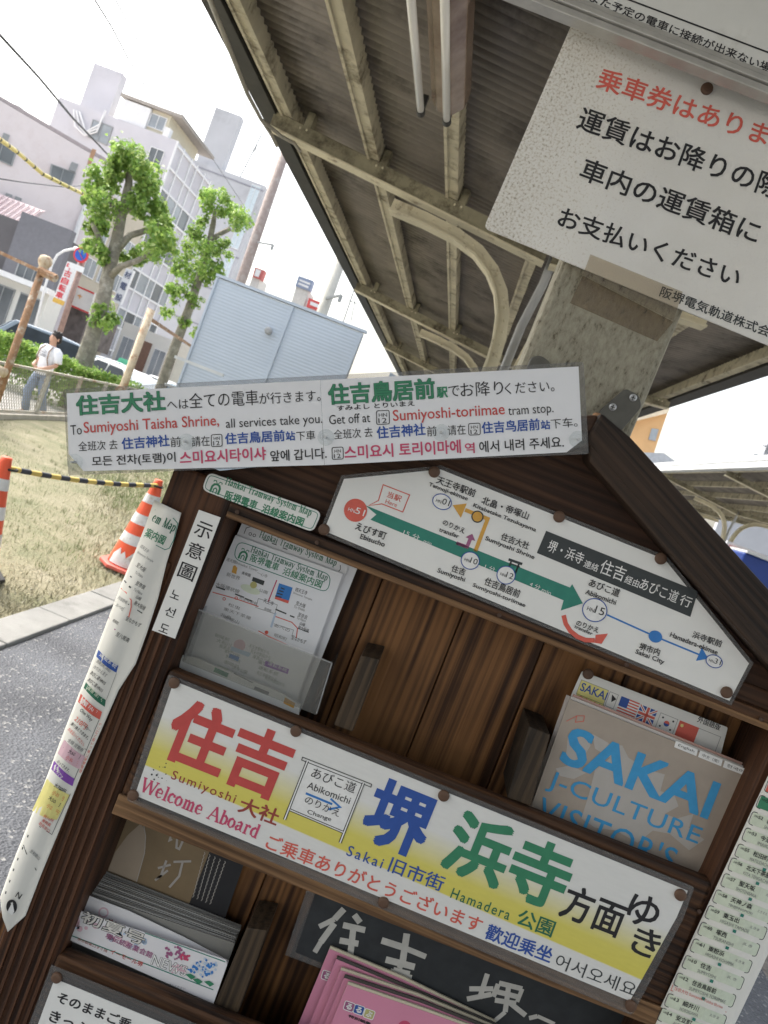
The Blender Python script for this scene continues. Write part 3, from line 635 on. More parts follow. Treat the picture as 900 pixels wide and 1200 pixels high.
# beige building and low shops along the street
BEI = wall_m('beige_render', (0.52, 0.47, 0.38))
root = block('beige_building', 'beige flats with strip windows seen behind the taller plane tree', 'building', -33, -28.9, 51, 58, 11.0, BEI)
for z in (2.6, 5.2, 7.8):
    for y in (51.4, 53.6, 55.8): wall_window(root, [(-28.9, y, z), (-28.9, y+1.7, z), (-28.9, y+1.7, z+1.3), (-28.9, y, z+1.3)], FX, WHITEF, GLASS)
root = block('dark_grey_house', 'dark charcoal grey two storey house in front of the pink wall', 'building', -27.5, -21.35, 36.4, 37.4, 5.4, M('charcoal_cladding', (0.125, 0.118, 0.125), rough=.7, var=.1, scale=.8))
m = MB(); m.box((-24.0, 36.0, 2.5), (-21.3, 36.4, 5.85)); m.build('wall_panel', M('charcoal_panel', (0.17, 0.17, 0.19), rough=.7, var=.08), root)
wall_window(root, [(-23.3, 36, 2.65), (-21.9, 36, 2.65), (-21.9, 36, 3.6), (-23.3, 36, 3.6)], FY, GREYF, DGLASS, 2)
wall_window(root, [(-27.2, 36.4, 1.0), (-26.1, 36.4, 1.0), (-26.1, 36.4, 2.6), (-27.2, 36.4, 2.6)], FY, WHITEF, GLASS)
m = MB(); m.ball((-25.7, 36.2, 4.8), .22, 10); m.build('lamp', WHITEF, root)
root = thing('rose_lean_to', 'dusty rose metal lean-to roof below the pink wall', 'shed', (-28, 37.5, 5))
m = MB(); m.prism([(-31, 36.9, 5.0), (-24.6, 36.9, 5.0), (-24.6, 38.4, 6.5), (-31, 38.4, 6.5)], (0, .3, .1))
for i in range(22): m.bar((-31+i*.3, 36.85, 5.05), (-31+i*.3, 38.35, 6.55), .05, .05)
m.build('roof', M('rose_metal', (0.55, 0.44, 0.45), rough=.6), root)
m = MB(); m.box((-31, 38.2, -.4), (-24.7, 38.3, 5.5)); m.build('wall', GREYF, root)
WHW = wall_m('shop_white', (0.68, 0.67, 0.63))
root = block('bicycle_shop', 'small white corner shop with an open glazed front under the bicycle sign', 'shop', -24.8, -20.5, 34.6, 35.9, 2.75, WHW)
m = MB(); m.box((-25, 34.0, 2.55), (-20.3, 34.6, 2.8)); m.build('awning', WHITEF, root)
for x in (-24.6, -23.2, -21.8): wall_window(root, [(x, 34.6, -.3), (x+1.1, 34.6, -.3), (x+1.1, 34.6, 2.2), (x, 34.6, 2.2)], FY, GREYF, DGLASS if int(x) % 2 else GLASS)
def vsign(name, label, pp, Y, body, col, base=None):
    root = thing(name, label, 'sign', PX(*pp[3], Y)); m = MB(); m.slab(pp, Y, .25); m.build('panel', WHITEF, root)
    t_ = MB(); n = len(body); a = lerp(pp[0], pp[1], .5); b = lerp(pp[3], pp[2], .5); sz = math.dist(pp[0], pp[1])*.82; L = math.dist(a, b)
    for i, ch in enumerate(body): t_.char(ch, lerp(a, b, (i+.5)/n), sz, Y-.03, 0, .02, sy=min(sz*1.1, L/n*.88))
    t_.build('lettering', ink('sign_'+name, col), root)
    if base: m = MB(); q = [pp[3], pp[2], lerp(pp[1], pp[2], 1.12), lerp(pp[0], pp[3], 1.12)]; m.slab(q, Y, .25); m.build('base_panel', base, root)
    return root
vsign('bicycle_shop_sign', 'tall white sign with red characters for used bicycles and an orange foot', [(79, 306), (89, 310), (73, 352), (63, 348)], 33.8, '中古自転車', (0.62, 0.04, 0.06), M('amber', (.65, .4, .08), rough=.5))
vsign('bookshop_sign', 'white vertical sign with dark characters beside the gridded lilac facade', [(148, 314), (157, 317), (141, 357), (132, 353)], 45, '材電設', (0.12, 0.14, 0.22))
root = thing('red_white_shop', 'low shop with a white fascia edged in red and a dark open front', 'shop', (-20, 46, -.42))
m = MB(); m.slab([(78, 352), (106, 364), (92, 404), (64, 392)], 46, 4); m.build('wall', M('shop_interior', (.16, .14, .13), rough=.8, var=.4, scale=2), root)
m = MB(); m.slab([(82, 331), (111, 343), (104, 368), (76, 356)], 45.4, .5); m.build('fascia_board', WHW, root)
for q_ in ([(76.6, 354), (104.4, 366.2), (104, 368), (76, 356)], [(84, 331.5), (110.6, 343), (110, 345), (83.5, 333.2)]): m = MB(); m.sheet(q_, 45.38); m.build('stripe', ink('red', (.6, .06, .06)), root)
m = MB(); m.line([(84, 341), (88, 344), (86, 346)], 1.3, 45.37); m.line([(91, 346), (96, 348)], 1.4, 45.37); m.line([(94, 345), (93, 350)], 1.2, 45.37); m.build('marks', ink('orange', (.7, .35, .1)), root)
root = block('corner_shop_row', 'low white shop row with a brown door beneath the lilac block', 'shop', -27, -21.8, 56, 60, 3.4, WHW)
m = MB(); m.box((-25.6, 55.9, -.3), (-24.4, 56, 2.6)); m.build('door', M('brown_door', (.2, .12, .09), rough=.5), root)
for x in (-27+.3, -24.1, -22.9): wall_window(root, [(x, 56, .3), (x+.95, 56, .3), (x+.95, 56, 2.4), (x, 56, 2.4)], FY, WHITEF, GLASS)
root = block('cream_shop_row', 'low cream shops with pale shutters and an orange sign near the shed', 'shop', -21, -14, 52, 56, 3.3, M('cream_shop', (.66, .62, .54), rough=.8, var=.05))
for i in range(4): m = MB(); m.box((-20.6+i*1.6, 51.92, -.3), (-19.3+i*1.6, 52, 2.4)); m.build('shutter', M('shutter', (.6, .58, .5), rough=.6, var=.05), root)
m = MB(); m.box((-17.2, 51.7, 1.6), (-15.2, 51.9, 2.9)); m.build('sign_panel', M('orange_panel', (.75, .28, .08), rough=.5), root)
# road sign, street lamps, poles
STEEL = M('galvanised_steel', (.45, .46, .47), rough=.4, var=.1, metal=.4)
Y = 29.0; root = thing('no_parking_sign', 'round blue and red no parking sign on a rusty pole', 'road sign', PX(72, 385, Y))
m = MB(); m.tube([PX(70, 390, Y), PX(97, 306, Y)], .11, 10); m.build('pole', M('pole_brown', (.3, .2, .17), rough=.7, var=.25), root, smooth=True)
c = PX(97, 300, Y); m = MB(); m.lathe([(.30, 0), (.30, .04)], c+Vector((0, -.12, 0)), (0, -1, 0), 28); m.build('disc', [ink('sign_red', (.62, .06, .07))], root)
m = MB(); m.lathe([(.225, 0), (.225, .01)], c+Vector((0, -.165, 0)), (0, -1, 0), 28); m.build('blue_face', ink('sign_blue', (.03, .12, .5)), root)
m = MB(); m.bar(c+Vector((-.17, -.18, .17)), c+Vector((.17, -.18, -.17)), .012, .06, up=(0, 1, 0)); m.build('slash', ink('sign_red', 0), root)
m = MB(); m.box((c.x-.3, Y-.15, c.z-.62), (c.x+.3, Y-.12, c.z-.4)); m.build('plate', WHITEF, root)
Y = 31.0; root = thing('street_lamp', 'slim white street lamp with a hooked arm beside the bicycle sign', 'street lamp', PX(38, 392, Y))
m = MB(); m.tube([PX(38, 395, Y), PX(53, 335, Y), PX(61, 310, Y), PX(67, 299, Y), PX(75, 294, Y), PX(84, 292, Y), PX(90, 292, Y)], .05, 10); m.build('pole', WHITEF, root, smooth=True)
m = MB(); m.ball(PX(91, 292, Y), (.2, .15, .08), 10); m.build('lamp_head', WHITEF, root, smooth=True)
def pole(name, label, pa, pb, Y, r, mat, arms=()):
    root = thing(name, label, 'utility pole', PX(*pa, Y)); p = PX(*pa, Y); q = PX(*pb, Y); p.z = -.42
    m = MB(); m.tube([p, Vector((p.x, Y, (p.z+q.z)/2)), q], [r*1.1, r, r*.9], 14); m.build('shaft', mat, root, smooth=True)
    for a, b in arms: m = MB(); m.bar(PX(*a, Y-.2), PX(*b, Y-.4), .05, .06); m.tube([PX(*b, Y-.4), PX(*b, Y-.4)+Vector((0, 0, -.2))], .06, 6); m.build('arm', GREYF, root)
pole('utility_pole', 'brown weathered utility pole rising behind the grey shed', (283, 328), (345, 146), 30, .2, M('brown_pole', (.31, .25, .23), rough=.7, var=.15, dirt=(.4, .36, .34), dirt_amt=.5), [((302, 284), (320, 287))])
pole('utility_pole', 'pale concrete utility pole near the corner of the canopy', (378, 368), (412, 270), 22, .165, M('pale_pole', (.47, .46, .42), rough=.8, var=.1), [((382, 350), (400, 346))])
SHED = M('shed_blue_grey', (0.44, 0.50, 0.58), rough=.5, var=.05, scale=1.2)
root = thing('grey_shed', 'blue-grey ribbed metal shed with a flat top beside the canopy', 'shed', PX(320, 430, 14))
A, B = PX(255, 322, 14), PX(428, 390, 14); x0, x1, zt = A.x, B.x, A.z
m = MB(); k = 60; vs = []
for i in range(k*2+1):
    z = -.35+(zt-.05+.35)*i/(k*2); y = 14+(.004 if i % 2 else 0); vs += [(x0+.03, y, z), (x1-.03, y, z)]
m.add(vs, [[2*i, 2*i+1, 2*i+3, 2*i+2] for i in range(k*2)]); m.box((x0+.03, 14.02, -.35), (x1-.03, 14.12, zt-.05)); m.build('wall', SHED, root)
m = MB(); m.box((x0-.02, 13.98, zt-.03), (x1+.01, 14.14, zt+.02)); m.build('roof', SHED, root)
m = MB()
for x in (x0+.02, (x0+x1)/2+.06, x1-.05): m.box((x-.02, 13.97, -.35), (x+.02, 14.02, zt-.05))
m.build('corner_trim', SHED, root)
c = PX(315, 388, 13.95); m = MB(); m.lathe([(.07, 0), (.07, .05), (.04, .07)], c, (0, -1, 0), 14); m.build('vent', GREYF, root)
root = thing('blue_roof_hut', 'small pale hut with a blue gutter right of the grey shed', 'hut', PX(440, 410, 18))
m = MB(); m.box((x1+.3, 18, -.3), (x1+2.0, 20, 2.9)); m.build('wall', GREYF, root); m = MB(); m.prism([(x1+.2, 17.9, 3.15), (x1+2.2, 17.9, 2.75), (x1+2.2, 17.9, 2.85), (x1+.2, 17.9, 3.25)], (0, 2.2, 0)); m.build('roof', M('pale_blue_roof', (.5, .6, .72), rough=.4), root)
# low white guard rail by the shed
root = thing('white_guard_rail', 'faded white lattice guard rail before the shed corner', 'railing', PX(225, 440, 13))
m = MB(); P, Q = PX(205, 418, 13), PX(262, 440, 13); m.bar(P, Q, .05, .05); m.bar(P-Vector((0, 0, .5)), Q-Vector((0, 0, .5)), .04, .04); m.build('rail', TIN, root)
for i in range(9): p = P.lerp(Q, i/8); m = MB(); m.bar(p, p-Vector((0, 0, .8)), .03, .03); m.build('baluster', M('pale_blue_steel', (.4, .47, .55), rough=.5), root)
# roofs with hoardings far behind the shed
def hoarding(label, pp, Y, col, stalk, face):
    root = thing('rooftop_hoarding', label, 'billboard', PX(*stalk[2], Y), 'rooftop hoardings beyond the shed')
    m = MB(); m.slab(stalk, Y+.2, 2.5); m.build('tower', M('pale_tower', (.6, .58, .55), rough=.8), root)
    m = MB(); m.slab(pp, Y, .8); m.build('board', col, root); m = MB()
    for a in face: m.sheet(a, Y-.05)
    m.build('marks', WHITEF, root)
hoarding('small rooftop hoarding, white with a red edge, left of the others', [(299, 313), (310, 317), (306, 328), (296, 324)], 70, M('hoard_red', (.5, .14, .13), rough=.6), [(296, 323), (305, 326), (300, 345), (290, 341)], [[(300, 315), (306, 317), (303, 325), (298, 323)]])
hoarding('grey blue rooftop hoarding with white lettering on a tall pale tower', [(350, 323), (367, 329), (363, 341), (346, 335)], 70, M('hoard_blue', (.25, .3, .42), rough=.6), [(347, 335), (362, 341), (355, 361), (341, 356)], [[(351, 327), (364, 332), (363, 334), (350.5, 329)], [(350, 331), (362, 335.6), (361, 338), (349, 333)]])
hoarding('low red rooftop hoarding with white lettering beside the grey blue one', [(362, 349), (378, 355), (374, 365), (359, 359)], 70, M('hoard_bright_red', (.6, .09, .09), rough=.6), [(360, 360), (374, 365), (372, 372), (358, 368)], [[(364, 353), (374, 357), (373, 361), (363, 357)]])
root = thing('rooftop_antenna', 'thin rooftop antenna masts next to the canopy eave', 'antenna', PX(405, 380, 40))
m = MB(); m.tube([PX(402, 378, 40), PX(421, 322, 40)], .04, 6); m.tube([PX(411, 378, 40), PX(416, 352, 40)], .03, 6); m.tube([PX(409, 352, 40), PX(419, 356, 40)], .03, 6); m.build('mast', GREYF, root)
# the wires
WIRE = M('wire', (.06, .06, .065), rough=.6)
def wire(label, pts, r, name='overhead_wire', mat=None):
    m = MB(); m.tube([PX(u, v, y) for u, v, y in pts], r, 6); o = m.build(name, mat or WIRE, smooth=True); tag(o, label, 'wire', 'overhead wires')
wire('thick dark cable crossing from the left edge down to the plane tree', [(-15, 25, 16), (45, 90, 20), (85, 138, 24), (112, 166, 28), (140, 196, 32)], .035)
wire('knotted wire falling from the top edge towards the penthouse roof', [(105, -10, 18), (130, 30, 22), (150, 68, 26), (165, 92, 30), (175, 112, 34)], .022)
wire('faint knotted wire nearest to the canopy eave', [(130, -10, 18), (160, 45, 22), (185, 85, 27), (212, 132, 34), (240, 172, 42), (285, 240, 60)], .015)
wire('thin grey wire sagging across the pink wall', [(-10, 208, 22), (30, 214, 25), (75, 219, 29), (100, 217, 32)], .02)
m = MB(); q = [(-10, 156, 14), (20, 178, 15.5), (50, 204, 17), (80, 219, 18.5), (103, 230, 20)]
for i in range(4):
    for j in range(3):
        a = [q[i][k]+(q[i+1][k]-q[i][k])*(j/3) for k in range(3)]; b = [q[i][k]+(q[i+1][k]-q[i][k])*((j+.86)/3) for k in range(3)]; e = [q[i][k]+(q[i+1][k]-q[i][k])*((j+1)/3) for k in range(3)]
        m.tube([PX(*a), PX(*b)], .045, 8, 0); m.tube([PX(*b), PX(*e)], .047, 8, 1)
o = m.build('guy_wire_cover', [M('guy_yellow', (.72, .58, .2), rough=.5), WIRE]); tag(o, 'yellow and black covered guy wire across the pink wall', 'guy wire')

# ------------------------------------------------------------------ cars, bicycles, walker
CARGLASS_SHEEN = M('car_glass_sky_sheen', (.50, .55, .58), rough=.08, var=.25, scale=1.2, spec=.8); CARSIDE = M('car_side_glass', (.035, .042, .05), rough=.2, var=.3, scale=1.5, spec=.15)  # windscreen glass coloured pale to stand for reflected sky
def car(name, label, x, y, ang, paint, kind='van'):
    z0 = -.42; root = thing(name, label, 'car', (x, y, z0), 'cars on the street'); rot = Matrix.Rotation(ang, 3, 'Z')
    X = lambda p: Vector((x, y, z0))+rot @ Vector(p)
    def fin(m, nm, mat, par=root, **k):
        m.v = [X(p) for p in m.v]; return m.build(nm, mat, par, **k)
    W = .84
    body = [(-2.1, .3), (-2.15, .62), (-2.05, .9), (-1.2, .98), (1.75, .98), (2.05, .88), (2.12, .55), (2.08, .3)] if kind == 'van' else [(-2.1, .3), (-2.15, .6), (-2.0, .82), (-1.0, .92), (1.3, .92), (2.05, .86), (2.12, .55), (2.08, .3)]
    top = [(-1.25, .97), (-.55, 1.50), (.2, 1.56), (1.5, 1.53), (1.95, .97)] if kind == 'van' else [(-1.05, .91), (-.4, 1.36), (.1, 1.43), (.9, 1.38), (1.5, .91)]
    m = MB(); k = len(body); L = [(a, -W, b) for a, b in body]; Rr = [(a, W, b) for a, b in body]; iL = [(a, -W+.06, b+.0) for a, b in body]
    m.add(L+Rr, [list(range(k)), list(range(2*k-1, k-1, -1))]+[[i, i+k, (i+1) % k+k, (i+1) % k] for i in range(k)]); fin(m, 'body', paint, bevel=.05)
    m = MB(); k = len(top); wi = [W-.04 if b < 1.1 else W-.17 for a, b in top]
    m.add([(a, -w, b) for (a, b), w in zip(top, wi)]+[(a, w, b) for (a, b), w in zip(top, wi)], [list(range(k)), list(range(2*k-1, k-1, -1))]+[[i, i+k, i+1+k, i+1] for i in range(k-1)]); fin(m, 'cabin', paint, bevel=.04)
    m = MB(); a, b = top[0], top[1]; q = lambda f, w: (a[0]+(b[0]-a[0])*f-.02, w, a[1]+(b[1]-a[1])*f+.015)
    m.prism([q(.12, -W+.12), q(.12, W-.12), q(.9, W-.22), q(.9, -W+.22)], (-.012, 0, .012)); fin(m, 'windscreen', CARGLASS_SHEEN)
    a, b = top[-1], top[-2]; m = MB(); q = lambda f, w: (a[0]+(b[0]-a[0])*f+.02, w, a[1]+(b[1]-a[1])*f+.015)
    m.prism([q(.2, -W+.12), q(.2, W-.12), q(.85, W-.22), q(.85, -W+.22)], (.012, 0, .012)); fin(m, 'rear_window', CARGLASS_SHEEN)
    for sgn in (-1, 1):
        hi = top[2][1]-.1
        for xa, xb, xc_, xd in ((top[0][0]+.35, .25, .25, top[1][0]+.1), (.33, top[-1][0]-.25, top[-2][0]-.12, .33)):
            m = MB(); y1, y2 = sgn*(W-.035), sgn*(W-.135); lo = top[0][1]+.07
            m.prism([(xa, y1, lo), (xb, y1, lo), (xc_, y2, hi), (xd, y2, hi)], (0, sgn*.012, .002)); fin(m, 'side_window', CARSIDE)
        m = MB(); m.box((-2.14, sgn*.62-.17, .66), (-2.03, sgn*.62+.17, .82)); fin(m, 'headlight', M('lamp_lens', (.75, .77, .78), rough=.1), bevel=.02)
        for xw in (-1.35, 1.3):
            m = MB(); m.lathe([(.16, -.1), (.31, -.1), (.325, -.05), (.325, .05), (.31, .1), (.16, .1)], (xw, sgn*(W-.1), .325), (0, 1, 0), 18); w_ = fin(m, 'wheel', BLACKR, smooth=False)
            m = MB(); m.lathe([(.19, 0), (.17, .03), (.05, .04)], (xw, sgn*(W), .325), (0, sgn, 0), 14); m.v = [X(p) for p in m.v]; m.build('rim', STEEL, w_)
    return root
PA = M('car_slate_paint', (.27, .32, .38), rough=.25, var=.05); PB = M('car_silver_paint', (.5, .53, .55), rough=.25, var=.04); PW = M('car_white_paint', (.78, .79, .8), rough=.25, var=.03); PBL = M('car_pale_blue_paint', (.42, .56, .66), rough=.25, var=.03)
car('parked_van', 'slate blue people carrier behind the walking man', -13.3, 24.2, R_(205), PA)
tx = car('taxi', 'silver green-lamped taxi partly hidden by the tree trunk', -12.0, 26.0, R_(200), PB, 'sedan')
m = MB(); m.prism([(-12.25, 25.85, 1.0), (-11.85, 25.95, 1.0), (-11.9, 25.95, 1.17), (-12.2, 25.87, 1.17)], (0, .3, 0)); m.build('roof_lamp', M('green_lamp', (.1, .42, .25), rough=.3), tx)
car('white_saloon', 'white saloon car right of the taller tree trunk', -10.2, 22.8, R_(158), PW, 'sedan')
car('white_hatchback', 'white car parked beyond the bicycles', -10.8, 28.2, R_(150), PW, 'sedan')
car('pale_blue_car', 'pale blue car nearest to the shed', -9.2, 25.2, R_(160), PBL, 'sedan')
def bicycle(label, x, y, ang):
    z0 = -.42; root = thing('bicycle', label, 'bicycle', (x, y, z0), 'parked bicycles'); rot = Matrix.Rotation(ang, 3, 'Z')
    def fin(m, nm, mat, par=root):
        m.v = [Vector((x, y, z0))+rot @ p for p in m.v]; return m.build(nm, mat, par)
    for xw in (-.52, .52):
        m = MB(); m.tube([(xw+.33*math.cos(a), 0, .34+.33*math.sin(a)) for a in [i*math.pi/10 for i in range(21)]], .02, 6); w = fin(m, 'wheel', BLACKR)
        m = MB()
        for i in range(8): m.bar((xw, 0, .34), (xw+.32*math.cos(i*math.pi/4), 0, .34+.32*math.sin(i*math.pi/4)), .006, .006, up=(0, 1, 0))
        fin(m, 'spokes', STEEL, w)
    m = MB()
    for a, b in (((-.52, .34), (-.15, .8)), ((-.15, .8), (.38, .86)), ((-.08, .3), (.4, .75)), ((-.08, .3), (-.17, .88)), ((.36, .98), (.52, .34)), ((-.52, .34), (-.08, .3))): m.tube([(a[0], 0, a[1]), (b[0], 0, b[1])], .018, 6)
    fin(m, 'frame', TIN)
    m = MB(); m.tube([(.22, -.26, 1.0), (.36, -.1, 1.02), (.36, .1, 1.02), (.22, .26, 1.0)], .014, 6); fin(m, 'handlebar', STEEL)
    m = MB(); m.ball((-.2, 0, .91), (.13, .08, .035), 8); fin(m, 'saddle', BLACKR)
    m = MB()
    for k in range(5): m.tube([(.5-.01*k, -.16+.01*k, .7+.06*k), (.78, -.17, .7+.06*k), (.78, .17, .7+.06*k), (.5, .16, .7+.06*k)], .008, 5)
    fin(m, 'basket', STEEL)
for i, (px_, py_, a) in enumerate(((132, 424, .5), (145, 428, .7), (157, 433, .4), (166, 437, .9))):
    p = PX(px_, py_, 21.2+.35*i)
    bicycle(['silver bicycle nearest to the taller tree trunk', 'second silver bicycle from the taller tree trunk', 'third silver bicycle from the taller tree trunk', 'silver bicycle at the gate post end of the row'][i], p.x, 21.2+.35*i, a)
# the walker
SKIN = M('skin', (.52, .31, .22), rough=.55, var=.05); HAIR = M('black_hair', (.018, .014, .013), rough=.5, var=.3, scale=40, bump=.5, bscale=90)
SHIRT = M('white_cotton', (.76, .77, .8), rough=.8, var=.04, scale=9, bump=.35, bscale=22); JEANS = M('blue_denim', (.24, .30, .40), rough=.85, var=.15, scale=20)
pxw = PX(28, 492, 14.5); wx, wy, wz = -8.18, 14.5, -.42
root = thing('person', 'dark haired man in a white printed T-shirt and blue jeans walking beyond the fence', 'person', (wx, wy, wz))
ang = R_(-22); rot = Matrix.Rotation(ang, 3, 'Z'); W_ = lambda p: Vector((wx, wy, wz))+rot @ Vector(p)
def loft(mb, rings, n=14, m=0):
    vs = []
    for (cx, cy, cz, rx, ry) in rings: vs += [W_((cx+rx*math.cos(2*math.pi*i/n), cy+ry*math.sin(2*math.pi*i/n), cz)) for i in range(n)]
    k = len(rings); mb.add(vs, [[i*n+j, i*n+(j+1) % n, (i+1)*n+(j+1) % n, (i+1)*n+j] for i in range(k-1) for j in range(n)]+[list(range(n-1, -1, -1)), [(k-1)*n+j for j in range(n)]], m)
sk = [((0, 0, .92), .11, -1), ((0, .0, 1.12), .105, 0), ((0, .0, 1.32), .11, 1), ((0, 0, 1.44), .075, 2), ((0, -.01, 1.50), .055, 3), ((0, -.015, 1.56), .078, 4), ((0, -.01, 1.64), .088, 5), ((0, 0, 1.71), .06, 6),
      ((-.17, 0, 1.385), .05, 2), ((-.25, .02, 1.13), .045, 8), ((-.14, -.17, 1.0), .034, 9), ((-.05, -.21, .99), .03, 10),
      ((.17, 0, 1.385), .05, 2), ((.26, .02, 1.13), .045, 12), ((.17, -.17, .99), .034, 13), ((.07, -.22, .96), .03, 14),
      ((-.09, 0, .86), .095, 0), ((-.10, -.13, .48), .065, 16), ((-.10, -.03, .09), .045, 17), ((-.10, -.17, .04), .04, 18),
      ((.09, 0, .86), .095, 0), ((.10, .06, .48), .065, 20), ((.10, .22, .13), .045, 21), ((.10, .10, .04), .04, 22),
      ((-.01, -.095, 1.555), .014, 5)]
me = bpy.data.meshes.new('body'); me.from_pydata([W_(p)-Vector((wx, wy, wz)) for p, r, e in sk], [(i, e) for i, (p, r, e) in enumerate(sk) if e >= 0], [])
bo = bpy.data.objects.new('body', me); COL.objects.link(bo); bo.parent = root; me.materials.append(SKIN)
sm = bo.modifiers.new('skin', 'SKIN'); ly = me.skin_vertices[0] if me.skin_vertices else None
if ly is None:
    bpy.context.view_layer.objects.active = bo; me.attributes.new('x', 'FLOAT', 'POINT')
for i, (p, r, e) in enumerate(sk):
    me.skin_vertices[0].data[i].radius = (r, r); me.skin_vertices[0].data[i].use_root = (i == 0)
bo.modifiers.new('smooth', 'SUBSURF').levels = 2; bo.modifiers['smooth'].render_levels = 2; sm.use_smooth_shade = True
m = MB(); loft(m, [(0, 0, .86, .185, .135), (0, 0, .95, .185, .14), (0, 0, 1.1, .175, .135), (0, 0, 1.25, .195, .14), (0, 0, 1.36, .20, .125), (0, 0, 1.42, .15, .10), (0, 0, 1.455, .085, .08)])
for sx in (-1, 1): m.tube([W_((sx*.15, 0, 1.395)), W_((sx*.215, .0, 1.36)), W_((sx*.25, .015, 1.24)), W_((sx*.265, .02, 1.17))], [.075, .082, .075, .078], 12)
m.build('shirt', SHIRT, root, smooth=True)
m = MB(); loft(m, [(0, 0, .80, .17, .13), (0, 0, .9, .17, .13)])
for sx, kn, an in ((-1, (-.10, -.13, .48), (-.10, -.03, .08)), (1, (.10, .06, .48), (.10, .22, .12))): m.tube([W_((sx*.085, 0, .88)), W_((sx*.095, kn[1]*.5, .68)), W_(kn), W_(an)], [.105, .105, .082, .075], 12)
m.build('jeans', JEANS, root, smooth=True)
m = MB(); m.ball(W_((0, .02, 1.665)), (.10, .108, .095), 14); m.ball(W_((.0, .045, 1.60)), (.097, .075, .10), 12)
for i in range(26): a = random.uniform(0, 6.28); m.ball(W_((.05*math.cos(a), .02+.055*math.sin(a), 1.715+random.uniform(-.02, .02))), .04, 6)
m.build('hair', HAIR, root)
m = MB()
for sx in (-1, 1): m.ball(W_((sx*.09, .005, 1.60)), (.015, .02, .032), 8)
m.build('ear', SKIN, root)
m = MB()
for sx in (-1, 1): m.ball(W_((sx*.034, -.088, 1.615)), (.011, .006, .006), 8); m.bar(W_((sx*.018, -.092, 1.638)), W_((sx*.05, -.086, 1.638)), .006, .006)
m.bar(W_((-.02, -.088, 1.52)), W_((.02, -.088, 1.52)), .005, .005); m.build('face_features', HAIR, root)
for sx in (-1, 1):
    m = MB(); b = Vector((sx*-.05, -.22, .985)) if sx > 0 else Vector((.07, -.23, .955))
    for f in range(4): m.tube([W_(b+Vector((0, 0, .02-.013*f))), W_(b+Vector((sx*.035, -.02, .018-.014*f))), W_(b+Vector((sx*(.06-.004*f), -.01, .012-.014*f)))], [.009, .0085, .007], 6)
    m.tube([W_(b+Vector((0, 0, .03))), W_(b+Vector((sx*.03, -.03, .04)))], [.01, .008], 6); m.build('hand', SKIN, root, smooth=True)
m = MB()
for sx in (-1, 1): m.tube([W_((sx*.10, -.06, 1.44)), W_((sx*.13, -.142, 1.34)), W_((sx*.15, -.142, 1.18)), W_((sx*.18, -.08, 1.02))], .013, 6)
m.build('bag_strap', M('brown_strap', (.28, .2, .15), rough=.8), root)
m = MB()
for t_, z, w, h in (('LIVING', 1.33, .1, .022), ('BOST', 1.275, .15, .045), ('2020', 1.21, .17, .05)):
    vs, fs = glyphs(t_, .02, 1.0, 0); xs = [a for a, b in vs]; ys = [b for a, b in vs]
    m.add([W_(((a-min(xs))/(max(xs)-min(xs))*w-w/2, -.146, z+(b-min(ys))/(max(ys)-min(ys))*h)) for a, b in vs], fs)
m.build('shirt_print', ink('shirt', (.12, .13, .16)), root)
m = MB()
for sx, an in ((-1, (-.10, -.03)), (1, (.10, .22))): m.ball(W_((an[0], an[1]-.07, .045)), (.05, .13, .045), 10)
m.build('shoe', M('shoe_grey', (.2, .2, .22), rough=.7), root)

# ------------------------------------------------------------------ right side, beyond the tracks
root = thing('orange_building', 'orange rendered building under the right canopy eave', 'building', PX(765, 530, 48))
m = MB(); m.slab([(738, 492), (783, 482), (775, 505), (766, 532), (800, 640), (700, 600)], 48, 8); m.build('wall', M('orange_render', (.66, .40, .19), rough=.8, var=.12, scale=.4), root)
m = MB(); m.slab([(736, 489), (785, 478), (783, 484), (738, 495)], 47.6, 8); m.build('cornice', M('cream_cornice', (.7, .6, .45), rough=.8), root)
m = MB(); m.slab([(764, 502), (772, 503), (768, 517), (760, 515)], 47.9, .1); m.build('window', GLASS, root)
root = thing('white_stepped_building', 'white stepped block with projecting balconies beyond the far canopy', 'building', (30, 82, -.42))
WB = M('white_block', (.33, .345, .38), rough=.8, var=.06, scale=.5)
for s0, s1, t0, t1, nm in ((298, 420, 30, 128, 'wall'), (306, 420, 128, 150, 'wall'), (314, 420, 150, 172, 'wall'), (326, 420, 172, 188, 'wall')):
    m = MB(); k = 82/901; m.box((s0*k, 82, 1.5+t0*k), (s1*k, 82.8, 1.5+t1*k)); m.build(nm, WB, root)
for s0, t0, hh in ((292, 126, 4), (300, 139, 8), (309, 161, 8), (320, 178, 4)):
    m = MB(); k = 82/901; m.box((s0*k, 80.8, 1.5+t0*k), (420*k, 82.1, 1.5+(t0+hh)*k)); m.build('balcony', WB, root)
for s0, t0 in ((322, 152), (338, 152), (316, 130), (334, 130)):
    k = 82/901; wall_window(root, [(s0*k, 82, 1.5+t0*k), ((s0+7)*k, 82, 1.5+t0*k), ((s0+7)*k, 82, 1.5+(t0+7)*k), (s0*k, 82, 1.5+(t0+7)*k)], FY, WHITEF, DGLASS)
root = thing('grey_roof_house', 'low pale house with a grey roof below the orange building', 'building', PX(790, 560, 44))
m = MB(); m.slab([(760, 540), (800, 552), (840, 640), (740, 620)], 44, 6); m.build('wall', WHW, root); m = MB(); m.slab([(752, 530), (778, 531), (806, 551), (800, 556), (752, 541)], 43.6, 7); m.build('roof', M('grey_tile', (.42, .44, .48), rough=.7), root)
root = thing('blue_vending_machine', 'deep blue vending machine at the far platform edge', 'vending machine', (4.8, 11.8, .02))
m = MB(); m.box((4.28, 11.4, .02), (5.35, 12.1, 2.05)); m.build('cabinet', M('deep_blue', (.015, .045, .22), rough=.35, var=.08), root, bevel=.03)
